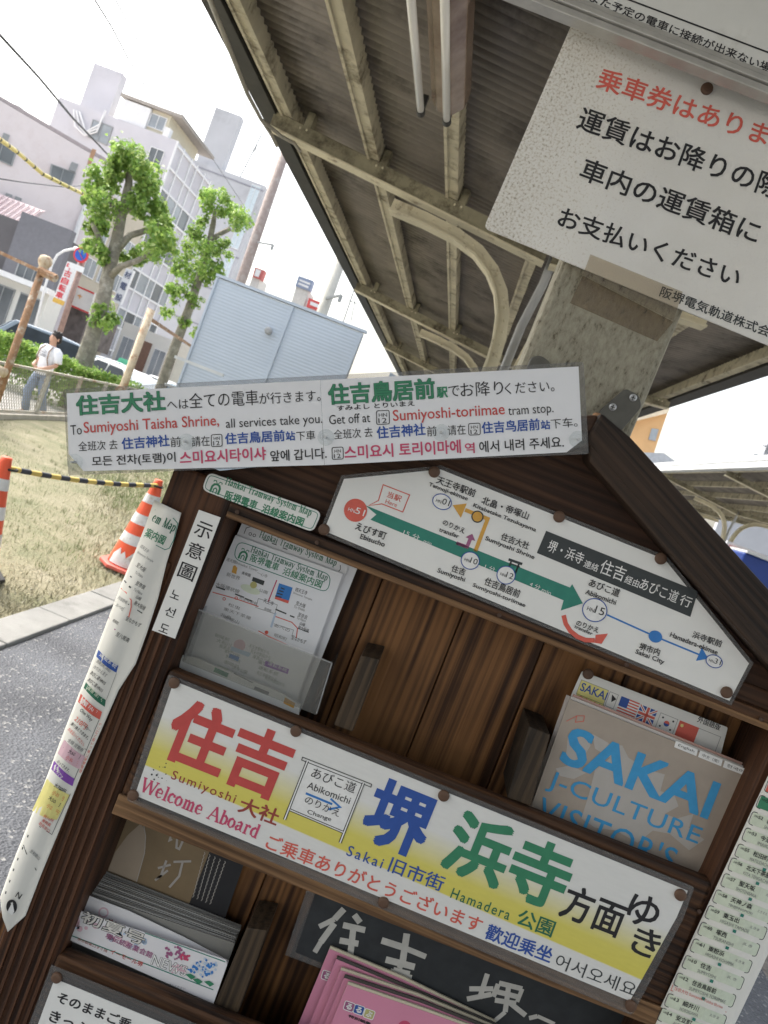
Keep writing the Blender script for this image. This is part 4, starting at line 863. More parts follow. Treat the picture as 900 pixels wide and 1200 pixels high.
m = MB(); m.box((4.4, 11.37, .5), (5.2, 11.4, 1.5)); m.build('display', DGLASS, root)
m = MB(); m.box((4.29, 11.36, 2.046), (5.34, 12.05, 2.08)); m.build('top_trim', TIN, root)
root = thing('far_notice', 'small white and pink notice board on the far platform', 'sign', (5.0, 14, 1.6))
m = MB(); m.box((4.9, 14, 1.75), (5.7, 14.05, 2.25)); m.build('board', WHITEF, root); m = MB(); m.box((4.95, 13.98, 1.95), (5.3, 14, 2.2)); m.build('panel', M('pink_panel', (.7, .42, .42), rough=.6), root)
m = MB(); m.tube([(5.3, 14.1, 0), (5.3, 14.1, 1.8)], .04, 8); m.build('leg', GREYF, root)

# ================================================================== THE WOODEN BROCHURE RACK
W_X = wood('stained_wood_across', 'x', (0.006, 0.0035, 0.0025), (0.020, 0.0095, 0.0056), (0.09, 0.041, 0.018))
W_LIT = wood('lit_edge_wood', 'x', (0.03, 0.016, 0.008), (0.095, 0.05, 0.024), (0.24, 0.135, 0.065))  # paler rack wood, light on the rail edges put into its colour
W_Z = wood('stained_wood_upright', 'z', (0.006, 0.0033, 0.0024), (0.024, 0.0095, 0.005), (0.09, 0.037, 0.016))
BK = ((0.007, 0.003, 0.0018), (0.046, 0.0185, 0.0068), (0.215, 0.10, 0.036))
W_BACK = wood('back_board_wood', 'z', *BK, fine=.45)
W_BACK2 = wood('back_board_wood_oval_grain', 'z', *BK, fine=.6, heart=(.10, 1.08, 1.5))
W_BACK3 = wood('back_board_wood_line_grain', 'z', *BK, fine=.8, heart=(-.35, 1.2, 1.1))
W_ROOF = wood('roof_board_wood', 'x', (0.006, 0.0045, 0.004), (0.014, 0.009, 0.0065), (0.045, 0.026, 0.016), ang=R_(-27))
W_GAB = wood('gable_wood', 'x', (0.012, 0.006, 0.004), (0.036, 0.016, 0.009), (0.08, 0.038, 0.02))
W_DIV = wood('divider_wood', 'z', (0.008, 0.006, 0.0045), (0.022, 0.016, 0.011), (0.07, 0.047, 0.028))
YF = 0.90; YB = 0.985
rack = thing('brochure_rack', 'dark stained wooden brochure rack with a gabled top, fixed to the cream post', 'brochure rack', (PX(*ST(180, -400), YF).x, .94, 0.0))
def rb(name, s0, s1, t0, t1, y0, y1, mat, bevel=.003):
    m = MB(); m.prism([PX(*ST(s, t), y0) for s, t in ((s0, t0), (s1, t0), (s1, t1), (s0, t1))], (0, y1-y0, 0)); return m.build(name, mat, rack, bevel=bevel)
# back planks
rb('backing_board', -247, 590, -780, -40, YB+.0195, YB+.03, W_BACK, .001)
for i in range(7):
    s0 = -176+i*102; rb('back_plank', s0, s0+100.6, -760, -40, YB+.0005*(i % 2), YB+.018, (W_BACK, W_BACK, W_BACK, W_BACK3, W_BACK2, W_BACK, W_BACK3)[i], .0015)
for s0, s1 in ((-247, -170), (522, 573)):
    m = MB(); a = PX(*ST(s0, -50), YF); b = PX(*ST(s1, -50), YF); m.box((a.x, YF-.004, 0.0), (b.x, YB+.02, a.z+.015)); po = m.build('post', W_Z, rack, bevel=.004)
    m = MB(); x = a.x+.012                                         # planed grooves running down the post
    while x < b.x-.008: m.box((x, YF-.0075, .05), (x+.0045, YF-.0035, a.z-.10)); x += .011
    m.build('moulding', W_Z, po)
rb('top_rail', -172, 524, -72, -54, YF-.006, YB, W_X)
rb('gable_rail', -172, 510, -53.5, -30, YF+.006, YB, W_GAB)
gp = [ST(s, t) for s, t in ((-240, -53.4), (560, -53.4), (560, -20), (192, 176), (-240, -48))]
m = MB(); m.slab(gp, YF+.0105, .03); m.build('gable_panel', W_GAB, rack)
rb('shelf_lip', -167, 520, -442, -263.5, YF-.006, YF+.016, W_X, .006)
rb('shelf_board', -168, 521, -442, -425, YF+.017, YB-.001, W_X)
rb('shelf_batten', -168, 522, -446, -421, YF-.0105, YF-.007, W_LIT, .001)  # lit look of this strip comes from its paler wood
rb('top_rail_lit_edge', -171, 520, -73.5, -66, YF-.0085, YF-.0065, W_LIT, .001)  # thin added strip that paints the lit lower edge of the top rail
rb('shelf_lip', -167, 520, -800, -622, YF-.006, YF+.016, W_X, .006)
rb('shelf_board', -168, 508, -800, -780, YF+.017, YB-.001, W_X)
for s_, t_ in ((-160, -63), (-60, -62), (170, -63), (330, -62), (500, -64), (-150, -431), (40, -433), (250, -431), (400, -434), (515, -300), (-235, -140), (-225, -420)):
    m = MB(); m.lathe([(.0026, 0), (.0026, .0012), (.0012, .0018)], PX(*ST(s_, t_), YF-.0085 if s_ > -170 else YF-.0075), (0, -1, 0), 10); m.build('nail', M('rusty_nail', (.07, .04, .028), rough=.7), rack)
# roof boards, front faces taken from their outline and carried back to the post
roofR = [(705, 483), (740, 513), (900, 689), (1010, 810), (1010, 903), (690, 540), (688, 511)]
m = MB(); m.slab(roofR, .868, .185); m.build('roof_board', W_ROOF, rack, bevel=.004)
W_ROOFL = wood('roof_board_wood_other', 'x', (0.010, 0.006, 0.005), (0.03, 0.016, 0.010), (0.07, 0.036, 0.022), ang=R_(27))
rim = [(691, 541.5), (1010, 904.5), (1010, 880), (692, 522)]
m = MB(); m.slab(rim, .8645, .02); m.build('roof_rim', W_ROOF, rack, bevel=.002)
roofL = [(702, 486), (692, 529), (92, 548), (86, 505)]
m = MB(); m.slab(roofL, .872, .18); m.build('roof_board', W_ROOFL, rack, bevel=.004)
def divider(pp, Y, th):
    m = MB(); m.slab(pp, Y, th); m.build('divider', W_DIV, rack, bevel=.0015)
divider([(423, 768), (445, 773), (413, 858), (391, 850)], .905, .075)
divider([(620, 851), (645, 861), (622, 945), (594, 935)], .905, .075)
divider([(289, 1087), (313, 1091), (278, 1190), (250, 1180)], .918, .064)
# bracket joining it to the canopy post
root = thing('metal_bracket', 'dark grey screwed metal plate between the rack roof and the post', 'bracket', PX(728, 485, 1.055))
m = MB(); m.slab(rrect([(733, 455), (749, 463), (752, 477), (727, 506), (690, 505), (703, 481)], 5), 1.052, .0075); m.build('plate', M('bracket_paint', (.10, .097, .085), rough=.5, var=.25, scale=30), root, bevel=.001)
for u, v in ((718, 477), (742, 466)):
    m = MB(); m.lathe([(.005, 0), (.005, .001), (.003, .0025)], PX(u, v, 1.052), (0, -1, 0), 14); s_ = m.build('screw', STEEL, root)
    m = MB(); c = PX(u, v, 1.0492); m.box(c+Vector((-.003, -.0003, -.0005)), c+Vector((.003, 0, .0005))); m.box(c+Vector((-.0005, -.0004, -.003)), c+Vector((.0005, -.0001, .003))); m.build('slot', BLACKR, s_)
m = MB(); m.slab(rrect([(622, 418), (634, 416), (646, 425), (640, 440), (615, 440)], 5), 1.05, .01); o = m.build('iron_lug', M('bracket_paint', 0), bevel=.002); tag(o, 'small dark iron lug on the left edge of the flaking post', 'bracket')
m = MB(); m.tube([PX(700, 486, .98), PX(697, 497, .975), PX(695, 508, .97), PX(690, 514, .965)], .0055, 8); o = m.build('frayed_cord', M('tan_cord', (.3, .17, .09), rough=.9, var=.3, scale=60), smooth=True); tag(o, 'short frayed tan cord knotted at the rack ridge', 'cord')

# ------------------------------------------------------------------ signs
TACK = M('tack_cap', (0.105, 0.058, 0.036), rough=.55, var=.2, scale=80)
LAM = clear('lamination_film', (0.80, 0.80, 0.80), 0.13, .2)
ACR = clear('clear_plastic', (0.9, 0.91, 0.92), 0.10, .08)
INK = dict(black=ink('black', (.025, .025, .028)), green=ink('green', (.045, .22, .12)), red=ink('red_text', (.50, .075, .07)), blue=ink('blue', (.035, .09, .34)), pink=ink('pink', (.52, .07, .15)),
           white=ink('white', (.76, .76, .75)), grey=ink('grey', (.22, .22, .22)), teal=ink('teal', (.035, .21, .16)), coral=ink('coral', (.62, .12, .09)), amber=ink('amber_ink', (.62, .34, .07)), plum=ink('plum', (.32, .11, .22)),
           brightblue=ink('bright_blue', (.04, .19, .52)), charcoal=ink('charcoal', (.045, .052, .055)), palegreen=ink('pale_green', (.60, .66, .53)), lilac=ink('lilac_ink', (.23, .08, .40)), yellow=ink('yellow_ink', (.72, .66, .25)), rose=ink('rose', (.62, .42, .48)),
           orange=ink('orange_ink', (.66, .2, .06)), sky=ink('sky_ink', (.05, .30, .58)), brown=ink('brown_ink', (.30, .06, .05)), khaki=ink('khaki', (.45, .42, .17)), darkgreen=ink('dark_green_ink', (.03, .15, .09)), paleblue=ink('pale_blue_ink', (.45, .55, .68)))
class Ink:
    """all marks printed in one colour layer set on one sign"""
    def __init__(s, Y): s.m = MB(); s.Y = Y; s.names = []; s.k = 0
    def c(s, name):
        if name not in s.names: s.names.append(name)
        return s.names.index(name)
    def y(s, lift=0): return (lambda u, v: s.Y(u, v)-lift) if callable(s.Y) else s.Y-lift
    def t(s, body, p, q, h, col='black', bold=0.0, space=1.0, lift=0.0, shear=0.0): s.m.text(body, p, q, h, s.y(lift), s.c(col), bold, space, shear)
    def outl(s, body, p, q, h, col, edge, b0, b1, space=1.0):
        d = Vector((q[0]-p[0], q[1]-p[1])).normalized(); e = h*(b1-b0)*.9; up = Vector((d.y, -d.x))
        s.m.text(body, (p[0]-d.x*e-up.x*e, p[1]-d.y*e-up.y*e), (q[0]+d.x*e-up.x*e, q[1]+d.y*e-up.y*e), h+2*e, s.y(0), s.c(edge), b1, space)
        s.m.text(body, p, q, h, s.y(.00025), s.c(col), b0, space)
    def l(s, pp, w, col='black', close=False, lift=0.0): s.m.line(pp, w, s.y(lift), s.c(col), close)
    def poly(s, pp, col, lift=0.0):
        fy = s.Y if callable(s.Y) else (lambda u, v: s.Y)
        s.m.flat([PX(u, v, fy(u, v)-lift) for u, v in pp], s.c(col))
    def build(s, root, name='lettering'): return s.m.build(name, [INK[n] for n in s.names], root)
def tacks(root, pts, Y, r=.0068):
    for u, v in pts:
        m = MB(); m.lathe([(r*.96, -.0005), (r, .0015), (r*.93, .0032), (r*.6, .0042), (r*.2, .0044)], PX(u, v, Y), (0, -1, 0), 22); m.build('tack', TACK, root, smooth=False, bevel=0)
def sign(name, label, cat, outer, inner, Y, pap, group=None, th=.0012, film=True):
    """laminated sheet: clear film with the paper in it"""
    root = thing(name, label, cat, PX(*[sum(p[i] for p in outer)/len(outer) for i in (0, 1)], Y), group)
    if film: m = MB(); m.slab(outer, Y+.0006, th); m.build('film', LAM, root)
    m = MB(); m.slab(inner, Y, .0005); m.build('sheet', pap, root); return root
PAPER = paper('white_paper', (.74, .74, .72)); PAPER2 = paper('cool_white_paper', (.72, .73, .76)); CREAMP = paper('cream_paper', (.72, .71, .66))
PT = .0003
# 1. the long strip sign across the roof
Y = .862
root = thing('strip_sign', 'long laminated strip sign in four languages fixed slanting across the rack roof', 'sign', PX(380, 490, Y))
m = MB(); m.slab(rrect([(74, 456), (684, 424), (690, 532), (80, 557)], 3), Y+.0008, .003); m.build('film', LAM, root)
m = MB(); m.slab([(78, 461), (375, 445.5), (380, 545), (98, 552), (80.5, 532)], Y, .0007); m.build('sheet', PAPER2, root)
m = MB(); m.slab([(375.4, 445.5), (678, 429.5), (682, 516), (664, 530), (380.4, 545)], Y-.0001, .0007); m.build('sheet', PAPER2, root)
I = Ink(Y-.0006)
I.outl('住吉大社', (90, 487), (194, 481), 23, 'green', 'darkgreen', .012, .035)
I.t('へは', (196, 480), (221, 478.5), 11); I.t('全ての電車', (222, 479), (303, 474.5), 18); I.t('が行きます。', (304, 474), (376, 470), 13.5)
I.t('To', (83, 510), (96, 509), 11.5); I.t('Sumiyoshi Taisha Shrine,', (98.5, 511.5), (257, 502.5), 17, 'red', .008); I.t('all services take you.', (265, 505), (378, 499), 14)
I.t('全班次 去', (92, 529), (138, 526.5), 11.5); I.t('住吉神社', (143, 527), (199, 523), 14, 'blue', .02); I.t('前', (200, 524), (212, 523.4), 12); I.t('請在', (225, 523.5), (246, 522.4), 12)
def hn(u, v, w, h):
    I.l(rrect([(u, v), (u+w, v-w*.052), (u+w+.4, v+h-w*.052), (u+.4, v+h)], 2.2), .9, 'black', True); I.t('HN', (u+3, v+h*.45-.1), (u+w-2.4, v+h*.45-.6), h*.26); I.t('12', (u+2.6, v+h*.9), (u+w-2.6, v+h*.9-.6), h*.36)
hn(247.5, 509.5, 12.5, 14); I.t('住吉鳥居前', (264, 521), (334, 517), 13.5, 'blue', .02); I.t('站', (335, 516.5), (346, 516), 11, 'blue', .02); I.t('下車', (347.5, 516.5), (369.5, 515.2), 11)
I.t('모든 전차(토램)이', (108, 548.5), (206, 543), 13.5, 'black', .012); I.t('스미요시타이샤', (211, 544.5), (312, 539), 15.5, 'pink', .02); I.t('앞에 갑니다.', (317, 541), (383, 537.5), 13, 'black', .012)
I.outl('住吉鳥居前', (385.5, 474.5), (510, 467), 24, 'green', 'darkgreen', .012, .035); I.t('駅', (512, 466.5), (525, 465.8), 13, 'green', .03)
I.t('で', (526, 465), (539, 464), 12.5); I.t('お降り', (540, 465.5), (590, 462.5), 17); I.t('ください。', (592, 462), (650, 458.5), 13)
I.t('すみよし とりいまえ', (395, 481.5), (486, 475.5), 6, 'black', .015)
I.t('Get off at', (386, 497.5), (434, 494.6), 11); hn(441, 481.5, 15, 16); I.t('Sumiyoshi-toriimae', (461, 497.5), (592, 489.5), 17, 'red', .008); I.t('tram stop.', (596, 490), (649, 486.5), 12)
I.t('全班次 去', (391.5, 515), (437, 512), 11.5); I.t('住吉神社', (442, 514.5), (499, 510), 14.5, 'blue', .02); I.t('前', (500.5, 511.5), (512, 510.8), 12); I.t('请在', (525, 510.5), (546, 509), 12)
hn(549, 496.5, 13.5, 13.5); I.t('住吉鸟居前', (565, 508.5), (633, 504), 14, 'blue', .02); I.t('站', (634, 503.5), (645, 503), 11, 'blue', .02); I.t('下车。', (646, 502.5), (677, 500), 11.5)
hn(389, 524.5, 13, 14); I.t('스미요시 토리이마에', (404, 538.5), (540.5, 531), 16, 'pink', .02); I.t('역', (545, 531.5), (556.5, 531), 12.5, 'pink', .015); I.t('에서 내려 주세요.', (562, 530.5), (661, 524.5), 13.5, 'black', .01)
I.build(root)
PINM = clear('clear_pin', (.97, .98, .98), .045, .05)
for u, v in ((88, 541.5), (219, 518), (382, 512.5), (517, 507), (677, 515)):
    m = MB(); c = PX(u, v, Y-.0008); m.lathe([(.0095, 0), (.0095, .0016), (.0088, .0026), (.0088, .0012), (.006, .0014), (.0048, .006), (.0052, .0085), (.002, .009)], c, (0, -1, 0), 24); m.build('clear_pin', PINM, root, smooth=False)
    m = MB(); m.lathe([(.0014, .0), (.0014, .0094)], c, (0, -1, 0), 8); m.build('pin_point', STEEL, root)
# serif lettering drawn with strokes: Welcome Aboard
SER = {'W': (1.25, [((0, 1), (.3, 0), 2), ((.3, 0), (.6, .95), 1), ((.6, .95), (.9, 0), 2), ((.9, 0), (1.2, 1), 1), ((-.12, 1), (.16, 1), 0), ((.48, .97), (.74, .97), 0), ((1.05, 1), (1.32, 1), 0)]),
       'e': (.62, [((.06, .36), (.52, .36), 0), ((.52, .36), (.5, .56), 1), ((.5, .56), (.3, .68), 1), ((.3, .68), (.1, .56), 2), ((.1, .56), (.05, .33), 2), ((.05, .33), (.12, .1), 2), ((.12, .1), (.32, 0), 1), ((.32, 0), (.54, .12), 0)]),
       'l': (.4, [((.2, 0), (.2, 1), 2), ((.02, 0), (.38, 0), 0), ((.04, 1), (.2, 1), 0)]),
       'c': (.6, [((.5, .5), (.46, .62), 2), ((.46, .62), (.3, .68), 1), ((.3, .68), (.1, .56), 2), ((.1, .56), (.05, .33), 2), ((.05, .33), (.12, .1), 2), ((.12, .1), (.32, 0), 1), ((.32, 0), (.54, .12), 0)]),
       'o': (.66, [((.3, .68), (.1, .56), 2), ((.1, .56), (.05, .34), 2), ((.05, .34), (.1, .12), 2), ((.1, .12), (.3, 0), 1), ((.3, 0), (.5, .12), 1), ((.5, .12), (.56, .34), 2), ((.56, .34), (.5, .56), 2), ((.5, .56), (.3, .68), 1)]),
       'm': (1.12, [((.2, 0), (.2, .66), 2), ((.2, .52), (.4, .67), 1), ((.4, .67), (.54, .55), 2), ((.54, .55), (.54, 0), 2), ((.54, .52), (.74, .67), 1), ((.74, .67), (.88, .55), 2), ((.88, .55), (.88, 0), 2), ((.04, 0), (.36, 0), 0), ((.4, 0), (.68, 0), 0), ((.74, 0), (1.04, 0), 0), ((.06, .66), (.2, .66), 0)]),
       'A': (1.0, [((.05, 0), (.48, 1), 1), ((.48, 1), (.9, 0), 2), ((.2, .34), (.74, .34), 0), ((-.08, 0), (.22, 0), 0), ((.72, 0), (1.06, 0), 0)]),
       'b': (.7, [((.16, 0), (.16, 1), 2), ((.02, 1), (.16, 1), 0), ((.16, .54), (.36, .68), 1), ((.36, .68), (.56, .54), 2), ((.56, .54), (.6, .34), 2), ((.6, .34), (.55, .12), 2), ((.55, .12), (.36, 0), 1), ((.36, 0), (.16, .12), 1)]),
       'a': (.66, [((.1, .56), (.3, .68), 1), ((.3, .68), (.46, .58), 2), ((.46, .58), (.46, .1), 2), ((.46, .1), (.62, .02), 0), ((.46, .4), (.2, .36), 1), ((.2, .36), (.06, .2), 2), ((.06, .2), (.18, .02), 2), ((.18, .02), (.46, .16), 1)]),
       'r': (.6, [((.2, 0), (.2, .66), 2), ((.2, .5), (.38, .67), 1), ((.38, .67), (.52, .58), 2), ((.04, 0), (.38, 0), 0), ((.06, .66), (.2, .66), 0)]),
       'd': (.74, [((.54, 0), (.54, 1), 2), ((.4, 1), (.54, 1), 0), ((.54, 0), (.68, 0), 0), ((.54, .54), (.34, .68), 1), ((.34, .68), (.12, .54), 2), ((.12, .54), (.06, .34), 2), ((.06, .34), (.12, .12), 2), ((.12, .12), (.34, 0), 1), ((.34, 0), (.54, .12), 1)]), ' ': (.5, []),
       'H': (1.0, [((.16, 0), (.16, 1), 2), ((.8, 0), (.8, 1), 2), ((.16, .5), (.8, .5), 0), ((0, 0), (.32, 0), 0), ((0, 1), (.32, 1), 0), ((.64, 0), (.96, 0), 0), ((.64, 1), (.96, 1), 0)]),
       'n': (.76, [((.2, 0), (.2, .66), 2), ((.2, .52), (.42, .67), 1), ((.42, .67), (.58, .54), 2), ((.58, .54), (.58, 0), 2), ((.04, 0), (.36, 0), 0), ((.44, 0), (.74, 0), 0), ((.06, .66), (.2, .66), 0)]),
       'k': (.74, [((.18, 0), (.18, 1), 2), ((.04, 1), (.18, 1), 0), ((.2, .28), (.56, .66), 1), ((.34, .42), (.62, 0), 2), ((.04, 0), (.34, 0), 0), ((.5, 0), (.74, 0), 0), ((.44, .66), (.68, .66), 0)]),
       'i': (.4, [((.2, 0), (.2, .66), 2), ((.04, 0), (.36, 0), 0), ((.06, .66), (.2, .66), 0), ((.2, .88), (.2, .98), 2)]),
       'T': (.86, [((.42, 0), (.42, 1), 2), ((.04, 1), (.8, 1), 0), ((.05, 1), (.04, .78), 0), ((.8, 1), (.81, .78), 0), ((.26, 0), (.58, 0), 0)]),
       'w': (1.0, [((.06, .66), (.28, 0), 2), ((.28, 0), (.5, .62), 1), ((.5, .62), (.7, 0), 2), ((.7, 0), (.92, .66), 1), ((-.04, .66), (.2, .66), 0), ((.8, .66), (1.02, .66), 0)]),
       'y': (.7, [((.08, .66), (.36, 0), 2), ((.62, .66), (.28, -.26), 1), ((.28, -.26), (.1, -.26), 1), ((-.02, .66), (.22, .66), 0), ((.5, .66), (.72, .66), 0)]),
       'S': (.74, [((.6, .74), (.56, .96), 0), ((.58, .86), (.36, 1), 1), ((.36, 1), (.12, .84), 2), ((.12, .84), (.16, .62), 2), ((.16, .62), (.54, .4), 2), ((.54, .4), (.6, .18), 2), ((.6, .18), (.36, 0), 1), ((.36, 0), (.08, .14), 1), ((.08, .02), (.06, .28), 0)]),
       's': (.58, [((.44, .5), (.28, .67), 1), ((.28, .67), (.1, .54), 2), ((.1, .54), (.16, .4), 2), ((.16, .4), (.42, .27), 2), ((.42, .27), (.44, .12), 2), ((.44, .12), (.26, 0), 1), ((.26, 0), (.08, .12), 1)]),
       't': (.46, [((.2, .9), (.2, .12), 2), ((.2, .12), (.32, 0), 1), ((.32, 0), (.44, .06), 0), ((.02, .66), (.42, .66), 0)]),
       'M': (1.2, [((.16, 0), (.16, 1), 0), ((.16, 1), (.56, 0), 2), ((.56, 0), (.96, 1), 0), ((.96, 0), (.96, 1), 2), ((.02, 0), (.32, 0), 0), ((.8, 0), (1.12, 0), 0), ((.02, 1), (.18, 1), 0), ((.94, 1), (1.12, 1), 0)]),
       'p': (.74, [((.18, -.28), (.18, .66), 2), ((.04, .66), (.18, .66), 0), ((.04, -.28), (.36, -.28), 0), ((.18, .54), (.4, .68), 1), ((.4, .68), (.6, .54), 2), ((.6, .54), (.64, .34), 2), ((.64, .34), (.58, .12), 2), ((.58, .12), (.4, 0), 1), ((.4, 0), (.18, .12), 1)])}
def serif(I, body, p, q, h, col, k=1.0):
    tot = sum(SER[c][0]+.06 for c in body); d = Vector((q[0]-p[0], q[1]-p[1])); up = Vector((d.y, -d.x)).normalized(); x = 0; L = d.length/tot
    for c in body:
        for a, b, w in SER[c][1]:
            pt = lambda r: (p[0]+d.x*(x+r[0])/tot+up.x*r[1]*h, p[1]+d.y*(x+r[0])/tot+up.y*r[1]*h); A, B = pt(a), pt(b); wd = (1.2, 1.5, 2.6)[w]*k; e = Vector((B[0]-A[0], B[1]-A[1])).normalized()*wd*.22
            I.l([(A[0]-e.x, A[1]-e.y), (B[0]+e.x, B[1]+e.y)], wd, col, lift=.00004*(I.k % 5)); I.k += 1
        x += SER[c][0]+.06
# 2. strip plate
def emblem(I, u, v, k, col):
    """small arch emblem with two curls above"""
    P = lambda a, b: (u+k*(a*CA-b*-SA*-1), v+k*(a*SA-b*CA)) if False else (u+k*(a*CA+b*SA), v+k*(a*SA-b*CA))
    I.l([P(-.75, -1), P(-.75, .1), P(-.5, .55), P(0, .75), P(.5, .55), P(.75, .1), P(.75, -1)], k*.38, col); I.l([P(-.3, -1), P(-.3, -.25), P(0, 0), P(.3, -.25), P(.3, -1)], k*.2, col)
    for sx in (-1, 1): I.l([P(sx*.15, .95), P(sx*.4, 1.3), P(sx*.75, 1.25), P(sx*.8, .98)], k*.16, col)
Y = .8925; pl = rrect([(244, 553), (377, 600), (367, 624), (236, 574)], 8)
root = thing('title_plate', 'small rounded white plate with a green arch emblem above the map slot', 'sign', PX(306, 588, Y)); m = MB(); m.slab(pl, Y, .003); m.build('plate', PAPER, root, bevel=.0004)
I = Ink(Y-PT); I.l(inset(pl, 2.6), .8, 'teal', True); emblem(I, 253, 572, 6.4, 'green')
SERIFISH = dict(bold=.004)
serif(I, 'Hankai Tramway System Map', (263.5, 567.3), (364, 605), 8.4, 'green', .42); I.t('阪堺電車', (262, 584.5), (299.5, 598), 11, 'green', .022); I.t('沿線案内図', (305.5, 600), (354, 617.5), 11, 'green', .022); I.build(root)
# 3. upright sticker
Y = .8910; root = thing('upright_sticker', 'narrow white upright sticker with black characters on the left rack post', 'sign', PX(218, 672, Y))
m = MB(); m.slab([(233, 597.5), (258.5, 606.5), (205, 748.5), (178, 738.5)], Y-.001, .0012); m.build('sticker', PAPER, root)
I = Ink(Y-.0013)
for ch, c, z in (('示', (238.5, 621.5), 20), ('意', (229, 645.5), 20), ('圖', (219.5, 670), 20), ('노', (205.5, 697), 11), ('선', (199.5, 717), 12), ('도', (192.5, 736.5), 11)): I.m.char(ch, c, z, Y-.0013, I.c('black'), .008, sy=z*.92)
I.build(root)
# 4. house shaped route diagram
Y = .8915; outer = [(400, 557), (517, 545.5), (782, 652), (883, 777), (857, 827), (374, 624.5)]
root = sign('route_diagram', 'five sided laminated route diagram with a green line pinned under the gable', 'sign', outer, inset(outer, 4.5), Y, PAPER)
I = Ink(Y-PT)
I.poly([(428, 592), (668, 688.5), (670.5, 684.5), (683, 707), (657, 715.5), (660.5, 703.5), (434, 609), (441, 603)], 'teal')
I.m.disc(416.6, 598, 13.6, Y-.0005, I.c('coral')); I.t('HN', (407.5, 598.3), (415, 601.2), 4.2, 'white', lift=.0004); I.t('51', (415.5, 601.2), (426, 605), 7.5, 'white', lift=.0004)
I.l([(449, 568), (480, 580), (472, 600), (447.5, 590.5), (432, 592.5), (443.5, 586.5)], 1.2, 'coral', True); I.t('当駅', (453, 582.5), (469, 588.5), 7.5, 'coral', .01); I.t('Here', (451, 589.5), (464.5, 594.5), 5, 'coral')
I.l([(545, 597.5), (571.5, 608), (557, 646)], 4.6, 'amber'); I.poly([(530.5, 592), (547, 590), (540, 607)], 'amber'); I.m.disc(559.5, 605.5, 6.6, Y-.0006, I.c('amber')); I.m.ringm(559.5, 605.5, 7.2, 1.4, Y-.0008, I.c('charcoal'))
for u, v, r, ry, tx, w in ((551, 657, 11.3, 10.6, '10', 1.1), (593, 674, 11.3, 11, '12', 1.1), (697, 715, 15, 14, '15', 1.2), (518, 588, 11.8, 9.4, '01', 1.1), (837, 775, 10.4, 7.8, '31', 1.1)):
    I.m.disc(u, v, r, Y-.0006, I.c('white'), ry); I.m.ringm(u, v, r, w, Y-.0008, I.c('blue'), ry)
    k = r/11; I.t('HN', (u-7*k, v-.2), (u-1.2*k, v+2.1*k), 3.4*k, lift=.0006); I.t(tx, (u-.6*k, v+2.2*k), (u+7.2*k, v+5*k), 6.6*k, lift=.0006)
I.l([(711.5, 720.5), (768, 746), (819, 767)], 2, 'brightblue'); I.poly([(830, 772), (822.5, 758.5), (815.5, 774.5)], 'brightblue'); I.m.disc(768, 746, 8.2, Y-.0006, I.c('brightblue'), 7)
I.poly([(535.5, 634.5), (546, 638.5), (549, 631), (545.5, 629.5), (553.5, 625.5), (557, 634), (553, 632.8), (548.5, 643.5), (534, 638)], 'plum')
arc = [(660.5, 721), (663, 731), (668.5, 739.5), (676.5, 746), (686, 750), (697, 750.5)]; I.l(arc, 5.4, 'coral'); I.poly([(698, 744), (712.5, 742.5), (705, 754.5), (697, 753.5)], 'coral')
I.l([(596, 655.5), (612, 661)], 3, 'charcoal'); I.l([(597, 660), (609, 664.5)], 1.6, 'charcoal'); I.l([(599, 658), (595, 669)], 2, 'charcoal'); I.l([(608, 661), (604, 672)], 2, 'charcoal')
I.poly([(640, 622), (818, 693), (809, 723), (629, 648)], 'charcoal')
for t_, p, q, h in (('堺・浜寺', (640, 645), (681, 662), 14), ('連絡', (683, 664), (699.5, 670.5), 9), ('住吉', (701, 671), (729.5, 682), 17.5), ('経由', (731, 682.5), (747, 689), 9.5), ('あびこ道', (748, 689.5), (792, 707), 14), ('行', (795, 708), (808, 713), 13)): I.t(t_, p, q, h, 'white', .004, lift=.0004)
for t_, p, q, h in (('天王寺駅前', (510.5, 566), (555.5, 583), 9.6), ('Tennoji-ekimae', (501.5, 570.5), (547, 588), 6), ('北畠・帝塚山', (563.5, 590), (618, 609.5), 9.6), ('Kitabatake Tezukayama', (553.5, 595), (627, 624.5), 6), ('のりかえ', (518, 614.5), (543.5, 625.5), 6.5), ('transfer', (514, 622.5), (537, 631), 5),
                    ('住吉大社', (586, 632.5), (618.5, 644.5), 9.2), ('Sumiyoshi Shrine', (567.5, 634), (625, 657), 6.6), ('えびす町', (415.5, 620.5), (451, 633), 9.5), ('Ebisucho', (421.5, 631), (450, 641), 6), ('住吉', (528, 669.5), (544, 675), 8.6), ('Sumiyoshi', (511.5, 672), (543.5, 683.5), 7), ('住吉鳥居前', (566.5, 685), (607.5, 701), 9.8),
                    ('Sumiyoshi-toriimae', (553, 688.5), (614.5, 713), 6), ('あびこ道', (689, 686.5), (724.5, 700), 9.6), ('Abikomichi', (685.5, 696), (721, 709), 6), ('のりかえ', (674.5, 732.5), (700.5, 742), 6.5), ('transfer', (672.5, 735.5), (693.5, 744.8), 4.2), ('堺市内', (748, 761), (772, 769), 8.8), ('Sakai City', (743.5, 767), (777, 780), 7), ('浜寺駅前', (810.5, 747), (844.5, 759), 8.4), ('Hamadera-ekimae', (784.5, 746), (840, 767.5), 5.8)): I.t(t_, p, q, h, 'black', .014, lift=.0007)
for t_, p, q, h in (('15 分', (472, 626), (490.5, 633.5), 6), ('min', (496, 635.5), (505, 639), 3.6), ('1 分', (567.5, 666), (579, 670.5), 5.5), ('4 分', (620, 686.5), (632, 691.5), 5.5), ('min', (634.5, 692.5), (645, 697), 3.6)): I.t(t_, p, q, h, 'white', lift=.0004)
